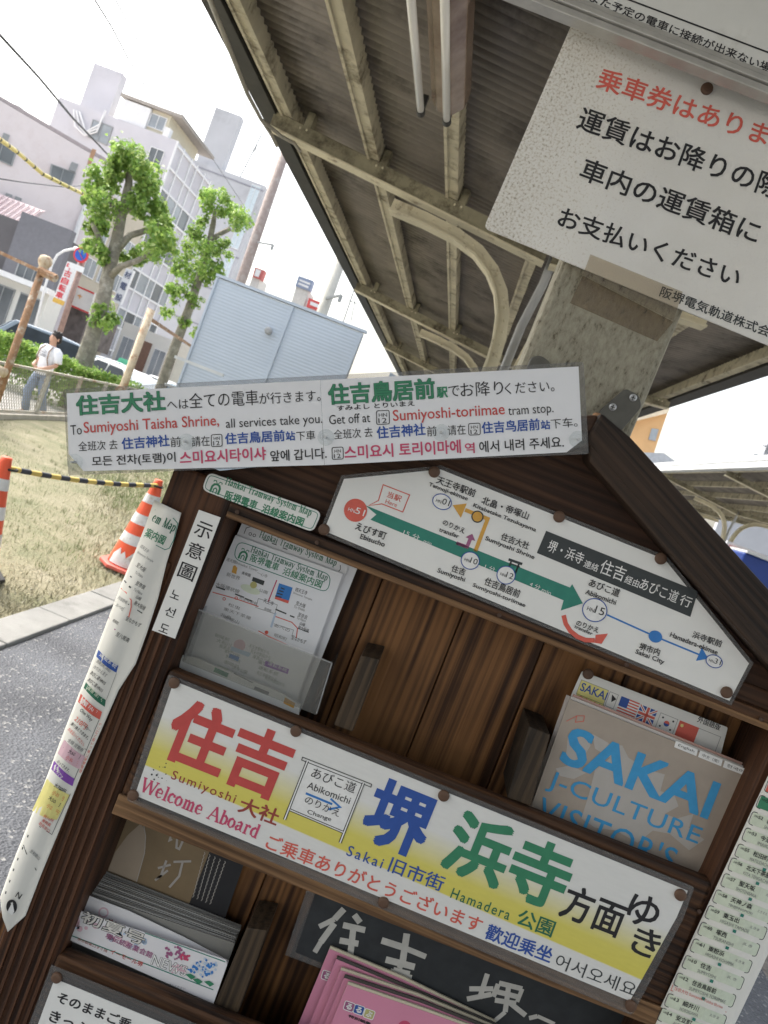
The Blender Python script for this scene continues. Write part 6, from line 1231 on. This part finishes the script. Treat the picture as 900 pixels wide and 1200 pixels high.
# ------------------------------------------------------------------ curled maps on the posts
Lrows = [((181, 586), (212.5, 601)), ((170, 617), (205, 629)), ((159, 645), (195.5, 659)), ((142, 685), (185, 702)), ((125, 730), (172, 742)), ((108, 775), (159, 778)), ((93, 812), (139, 809)), ((76, 855), (119, 855)), ((57, 905), (94, 911)), ((38, 953), (70, 972)), ((13, 1016), (47, 1028)), ((0, 1052), (30, 1073)), ((3, 1075), (9, 1092))]
def ldepth(u, v):
    rx = 212.5-(v-601)*.405; d = max(0, (rx-u))/42; return .8905-.012*math.sin(min(1.3, d)*2.2)+.034*max(0, d-.25)**2*1.6
def wrap(root, rows, depth, mat, kx=14, sub=4):
    R = []
    for i in range(len(rows)-1):
        for j in range(sub): R.append((lerp(rows[i][0], rows[i+1][0], j/sub), lerp(rows[i][1], rows[i+1][1], j/sub)))
    R.append(rows[-1]); vs = []
    for a, b in R: vs += [PX(*lerp(b, a, i/kx), depth(*lerp(b, a, i/kx))) for i in range(kx+1)]
    m = MB(); k = kx+1; m.add(vs, [[i*k+j, i*k+j+1, (i+1)*k+j+1, (i+1)*k+j] for i in range(len(R)-1) for j in range(kx)]); o = m.build('sheet', mat, root, smooth=True)
    s_ = o.modifiers.new('thickness', 'SOLIDIFY'); s_.thickness = .0004; s_.offset = 0; return o
root = thing('curled_map', 'tall cream system map sheet curling round the left rack post', 'map', PX(110, 830, .9)); wrap(root, Lrows, ldepth, CREAMP)
I = Ink(lambda u, v: ldepth(u, v)-.0009); G = lambda x, y: (110+x/6, 580+y/6)
serif(I, 'em Map', G(405, 181), G(562, 262), 11, 'darkgreen', .5); I.t('案内図', G(350, 290), G(485, 355), 11.5, 'green', .015); I.l([G(430, 105), G(560, 165), G(590, 200), G(560, 320), G(530, 375), G(500, 385), G(440, 355), G(350, 295)], .9, 'teal')
for t_, a, b, h, c in (('四天王寺', (322, 368), (375, 410), 4.5, 'grey'), ('Shitenno Temple', (300, 412), (412, 480), 3.4, 'grey'), ('至大阪', (292, 500), (352, 545), 5.5, 'black'), ('To Osaka', (285, 550), (340, 585), 3.4, 'grey'), ('至奈良', (288, 630), (352, 668), 5.5, 'black'), ('To Nara', (275, 670), (335, 705), 3.4, 'grey'), ('山線', (292, 725), (325, 745), 4.5, 'black'), ('新大阪線', (278, 770), (352, 815), 5.5, 'black'), ('至なかもず', (218, 880), (322, 935), 5.5, 'black'), ('阿部野橋', (165, 730), (225, 770), 4.5, 'grey'), ('あべの', (150, 780), (200, 815), 4, 'grey'), ('昭和町', (128, 890), (165, 915), 4, 'black'), ('至八尾南', (150, 990), (240, 1040), 5.5, 'black')): I.t(t_, G(*a), G(*b), h, c)
I.l([G(190, 655), G(225, 685), G(262, 740), G(262, 790), G(245, 860)], 1.2, 'coral'); I.l([G(240, 768), G(340, 832)], 1.0, 'charcoal'); I.l([G(105, 860), G(150, 950)], 1.3, 'plum'); I.l([G(255, 570), G(265, 580)], 1.5, 'charcoal'); I.l([G(215, 600), G(228, 618)], 1.8, 'charcoal'); I.l([G(246, 642), G(260, 652)], 2, 'charcoal'); I.l([G(152, 745), G(220, 795)], .5, 'grey'); I.l([G(140, 765), G(200, 815)], .5, 'grey')
H = lambda x, y: (50+x/7.5, 760+y/7.5)
def band(pp, col):
    """strip following the curl of the sheet"""
    a, b, c, d = [H(*p) for p in pp]; m = I.m; k = 6; fy = I.Y; vs = []
    for i in range(k+1):
        p, q_ = lerp(a, b, i/k), lerp(d, c, i/k); sg = 2.2*math.sin(math.pi*i/k); vs += [PX(p[0], p[1]+sg, fy(p[0], p[1])), PX(q_[0], q_[1]+sg, fy(q_[0], q_[1]))]
    m.add(vs, [[2*i, 2*i+2, 2*i+3, 2*i+1] for i in range(k)], I.c(col))
band(((490, 10), (665, 150), (648, 212), (470, 68)), 'blue'); band(((380, 295), (555, 452), (545, 512), (360, 345)), 'darkgreen'); band(((335, 395), (522, 558), (500, 625), (310, 468)), 'coral'); band(((100, 985), (280, 1145), (262, 1210), (75, 1060)), 'lilac')
band(((190, 800), (372, 950), (320, 1060), (130, 920)), 'rose'); band(((60, 1090), (240, 1230), (130, 1480), (-10, 1350)), 'khaki') if False else None
for t_, a, b, h, c in (('運転系統', (492, 62), (636, 178), 5.5, 'white'), ('恵美須町 HN51', (465, 118), (585, 215), 4.5, 'grey'), ('のりかえます', (440, 170), (555, 255), 4.5, 'grey'), ('あびこ道 HN15', (412, 222), (540, 325), 5, 'black'), ('あびこ道 HN15', (390, 282), (515, 388), 5, 'black'), ('直通 運行中', (385, 350), (525, 478), 5, 'palegreen'), ('運賃 FARE', (320, 470), (462, 580), 6, 'white'), ('One Way', (315, 555), (420, 650), 5.5, 'black'), ('210円', (270, 630), (365, 715), 7, 'coral'), ('均一', (365, 700), (415, 740), 4, 'black'), ('乗り換えできます。', (240, 668), (392, 805), 4.5, 'black'), ('お支払いください。', (215, 715), (355, 860), 4.5, 'coral'), ('全線 定期券', (212, 815), (345, 915), 5, 'grey'), ('大600円', (218, 915), (316, 975), 5.5, 'black'), ('小300円', (195, 970), (300, 1030), 5.5, 'coral'), ('のってきます。', (120, 1000), (225, 1090), 4, 'black'), ('便利です', (95, 1060), (155, 1150), 5, 'white')): I.t(t_, H(*a), H(*b), h, c, .006, lift=.0003)
I.l([H(650, 212), H(560, 450)], .5, 'grey'); I.l([H(495, 628), H(385, 890), H(262, 1190)], .6, 'charcoal'); I.l([H(200, 812), H(382, 886)], .6, 'charcoal'); I.l([H(180, 868), H(355, 950)], .6, 'charcoal')
I.t('阪堺電車に乗って堺へ行こう', H(340, 1095), H(520, 660), 3.2, 'coral')
O = lambda x, y: (x/6, 900+y/6)
band([(a*7.5/6-375*1+0, b) for a, b in ()] or [tuple((c-o)*7.5 for c, o in zip(O(*p), (50, 760))) for p in ((330, 75), (490, 190), (400, 365), (225, 300))], 'yellow')
for t_, a, b, h, c in (('大700円', (375, 130), (452, 182), 5.5, 'black'), ('小350円', (362, 182), (440, 232), 5.5, 'orange'), ('大500円', (335, 218), (412, 275), 5.5, 'black'), ('小250円', (322, 272), (402, 330), 5.5, 'orange'), ('発売所', (300, 345), (372, 385), 4, 'coral'), ('乗務員', (290, 375), (350, 415), 4, 'coral'), ('取扱窓口', (268, 395), (340, 455), 4, 'coral'), ('至和歌山', (205, 590), (270, 650), 4.5, 'grey'), ('N', (105, 905), (135, 925), 7, 'black')): I.t(t_, O(*a), O(*b), h, c, .006, lift=.0003)
I.l([O(440, 258), O(350, 215)], .5, 'charcoal', lift=.0003); I.l([O(495, 180), O(365, 468), O(275, 410)], .6, 'charcoal', lift=.0003); I.l([O(165, 540), O(185, 600), O(255, 720)], 1, 'charcoal')
for x, y in ((195, 478), (158, 563), (125, 640), (95, 715), (68, 795), (40, 875)): I.l([O(x+3, y-8), O(x-2, y+10)], 1.4, 'charcoal')
u, v = O(82, 975); Yn = ldepth(u, v)-.001; I.poly([(u+6.4*math.cos(a), v+6.4*math.sin(a)*1.3) for a in [i*math.pi/12 for i in range(24)]], 'black', .0004); I.poly([O(88, 940), O(100, 1010), O(85, 1035), O(52, 1010)], 'white', .0009)
I.build(root)
# right hand station list
def rdepth(u, v):
    lx = 895-(v-915)*.468; d = max(0, (u-lx))/75; return .8910-.006*math.sin(min(1, d)*2.6)+.09*max(0, d-.72)**2
Rr = [((930, 846), (1010, 880)), ((900, 909), (980, 945)), ((870, 973), (950, 1008)), ((840, 1038), (921, 1072)), ((810, 1102), (892, 1135)), ((765, 1200), (846, 1232)), ((735, 1262), (815, 1295))]
root = thing('station_list', 'tall station list sheet with rounded pale green boxes on the right rack post', 'map', PX(830, 1080, .9)); wrap(root, [(b, a) for a, b in Rr], rdepth, CREAMP)
I = Ink(lambda u, v: rdepth(u, v)-.0008)
ST_ = [((552, 80), '', '阪堺線', ''), ((512, 155), '51', 'えびす町', 'EBISUCHO'), ((477, 232), '52', '新今宮駅前', 'SHIN IMAMIYA'), ((446, 308), '53', '今池', 'IMAIKE'), ((412, 383), '55', '松田町', 'MATSUDACHO'), ((380, 448), '56', '北天下茶屋', 'KITA TENGACHAYA'), ((346, 522), '57', '聖天坂', 'SHOTENSAKA'), ((308, 598), '58', '天神ノ森', 'TENJINNOMORI'), ((272, 672), '59', '東玉出', 'HIGASHI TAMADE'), ((238, 750), '60', '塚西', 'TSUKANISHI'), ((202, 828), '61', '東粉浜', 'HIGASHI KOHAMA'), ((165, 906), '10', '住吉', 'SUMIYOSHI'), ((126, 988), '12', '住吉鳥居前', 'SUMIYOSHI TORIIMAE'), ((82, 1085), '13', '細井川', 'HOSOIGAWA'), ((50, 1152), '14', '安立町', 'ANRYUMACHI'), ((16, 1228), '15', '我孫子道', 'ABIKOMICHI')]
for i, ((x, y), no, jp, en) in enumerate(ST_):
    u, v = 760+x/4, 900+y/4; P = lambda a, b: (u+a*CA-b*SA, v+a*SA+b*CA); h = 15
    bx = rrect([P(0, -8), P(74, -8), P(74, 7.5), P(0, 7.5)], 3.5); q_ = [P(2, -8)]
    fill = 'coral' if i == 0 else ('green' if i == 1 else 'palegreen')
    for k in range(8): I.poly([P(1.5+9*k, -7.6), P(1.5+9*(k+1), -7.6), P(1.5+9*(k+1), 7), P(1.5+9*k, 7)], fill if i < 2 else 'palegreen') if (i < 2 or k < 8) else None
    I.l(bx, .8, 'charcoal', True, .0004)
    if i == 0: I.t(jp, P(10, 4), P(40, 4), 8, 'white', lift=.0006); continue
    I.t('HN', P(4, -2.5), P(8.5, -2.5), 2.6, lift=.0006); I.t(no, P(9, -2), P(14.5, -2), 4, 'black', .01, lift=.0006); w = 6.6*len(jp) if len(jp) < 5 else 30; I.t(jp, P(20, -.2), P(20+w, -.2), 6.4, 'black', .012, lift=.0006)
    I.t(en, P(19, 6), P(19+2.55*len(en), 6), 3.9, 'grey', lift=.0006)
    if len(jp) < 5: I.t('えきまえ'[:max(2, len(jp))], P(54, -.6), P(66, -.6), 3.2, 'grey', lift=.0006)
    if no == '12': I.t('住吉大社 Sumiyoshi Taisha Shrine', P(3, 13.5), P(64, 13.5), 5, 'coral', lift=.0006); I.l([P(0, 7.5), P(0, 14.5), P(70, 14.5)], .7, 'coral', lift=.0006)
    I.poly([P(37, 8), P(41, 8), P(41, 11.6), P(37, 11.6)], 'teal', .0003)
I.build(root)
# ------------------------------------------------------------------ notices above
def fare_mat():
    m, t, b = nt('fare_board'); o = t.nodes['Material Output']; mp = coords(t)
    n1 = N(t, 'ShaderNodeTexNoise', i_Scale=6.0, i_Detail=5.0); t.links.new(mp.outputs[0], n1.inputs['Vector']); n2 = N(t, 'ShaderNodeTexNoise', i_Scale=300.0, i_Detail=4.0); t.links.new(mp.outputs[0], n2.inputs['Vector'])
    sp = N(t, 'ShaderNodeSeparateXYZ'); t.links.new(mp.outputs[0], sp.inputs[0])
    mr = N(t, 'ShaderNodeMapRange'); mr.inputs[1].default_value = -.02; mr.inputs[2].default_value = -.2; t.links.new(sp.outputs['X'], mr.inputs[0])
    ad = N(t, 'ShaderNodeMath', operation='MULTIPLY_ADD'); t.links.new(mr.outputs[0], ad.inputs[0]); ad.inputs[1].default_value = .22; t.links.new(n2.outputs[0], ad.inputs[2])
    rp = ramp(t, [(.66, (.88, .87, .84)), (.78, (.76, .73, .67)), (.92, (.42, .38, .32))]); t.links.new(ad.outputs[0], rp.inputs[0])
    r2 = ramp(t, [(.35, (.93, .92, .90)), (.65, (1, 1, 1))]); t.links.new(n1.outputs[0], r2.inputs[0]); mx = N(t, 'ShaderNodeMixRGB', blend_type='MULTIPLY'); mx.inputs[0].default_value = 1; t.links.new(rp.outputs[0], mx.inputs[1]); t.links.new(r2.outputs[0], mx.inputs[2])
    t.links.new(mx.outputs[0], b.inputs['Base Color']); b.inputs['Roughness'].default_value = .5
    bp = N(t, 'ShaderNodeBump', i_Strength=.5, i_Distance=.002); t.links.new(ad.outputs[0], bp.inputs['Height']); t.links.new(bp.outputs[0], b.inputs['Normal'])
    tl = N(t, 'ShaderNodeBsdfTranslucent'); t.links.new(mx.outputs[0], tl.inputs[0]); ms = N(t, 'ShaderNodeMixShader'); ms.inputs[0].default_value = .25; t.links.new(b.outputs[0], ms.inputs[1]); t.links.new(tl.outputs[0], ms.inputs[2]); t.links.new(ms.outputs[0], o.inputs[0]); return m
Y = 1.045; root = thing('fare_notice', 'large weathered white fare notice with red and black characters on the cream post', 'sign', PX(800, 230, Y))
m = MB(); m.slab(rrect([(671, 26), (1090, 182), (1000, 446), (567, 267)], 7), Y, .0025); m.build('board', fare_mat(), root)
I = Ink(Y-.0006); I.t('乗車券はありません', (697, 103), (957, 193), 27, 'coral', .012); I.t('運賃はお降りの際に', (674, 151), (938, 245), 29, 'black', .012); I.t('車内の運賃箱に', (677, 209.5), (885, 287), 28, 'black', .012); I.t('お支払いください', (651.5, 264.5), (863, 338), 25, 'black', .012); I.t('阪堺電気軌道株式会社', (772, 347), (914, 401), 13, 'charcoal', .012); I.build(root); tacks(root, ((828, 104.5),), Y, .0078)
m = MB()
TAPE = clear('brown_tape', (.90, .87, .82), .07, .4)
root = thing('packing_tape', 'strip of old brown packing tape along the lower edge of the fare notice', 'tape', PX(730, 340, 1.05))
m = MB(); m.slab([(692, 298), (800, 342), (789, 376), (683, 322)], Y-.0012, .0003); m.build('upper_strip', TAPE, root); m = MB(); m.slab([(683, 323), (789, 377), (770, 400), (668, 355)], PY-.0008, .0003); m.build('lower_strip', clear('brown_tape_dull', (.82, .77, .69), .13, .4), root)
Y = 1.0; root = thing('framed_timetable_board', 'white notice board in an aluminium frame, cut off by the top edge', 'notice board', PX(*ST(200, 700), Y))
s0, s1, t0, t1 = -112, 470, 617.5, 900; m = MB(); m.prism([PX(*ST(s, t), Y) for s, t in ((s0+10, t0+22), (s1-10, t0+22), (s1-10, t1-10), (s0+10, t1-10))], (0, .01, 0)); m.build('board', M('notice_board_white', (.60, .60, .57), rough=.4, var=.07, scale=8, dirt=(.45, .44, .4), dirt_amt=.2), root)
ALU = M('aluminium', (.52, .51, .48), rough=.38, var=.12, scale=30, metal=.55)
for a, b, c, d, y0, y1 in ((s0, s1, t0, t0+9, -.006, .016), (s0, s1, t0+9.5, t0+17, -.010, .016), (s0, s1, t0+17.5, t0+25, -.005, .016), (s0, s0+14, t0+25.5, t1, -.006, .016), (s1-14, s1, t0+25.5, t1, -.006, .016), (s0, s1, t1+.5, t1+18, -.006, .016)):
    m = MB(); m.prism([PX(*ST(s, t), Y) for s, t in ((a, c), (b, c), (b, d), (a, d))], (0, y1-y0, 0)); m.v = [p+Vector((0, y0, 0)) for p in m.v]; m.build('frame', ALU, root, bevel=.0012)
I = Ink(Y-.0004); I.t('また予定の電車に接続が出来ない場合', (690, 1.5), (915, 91), 11.5, 'black', .014); I.l([(660, -31), (738, 0), (960, 84)], 2.0, 'black'); I.build(root)
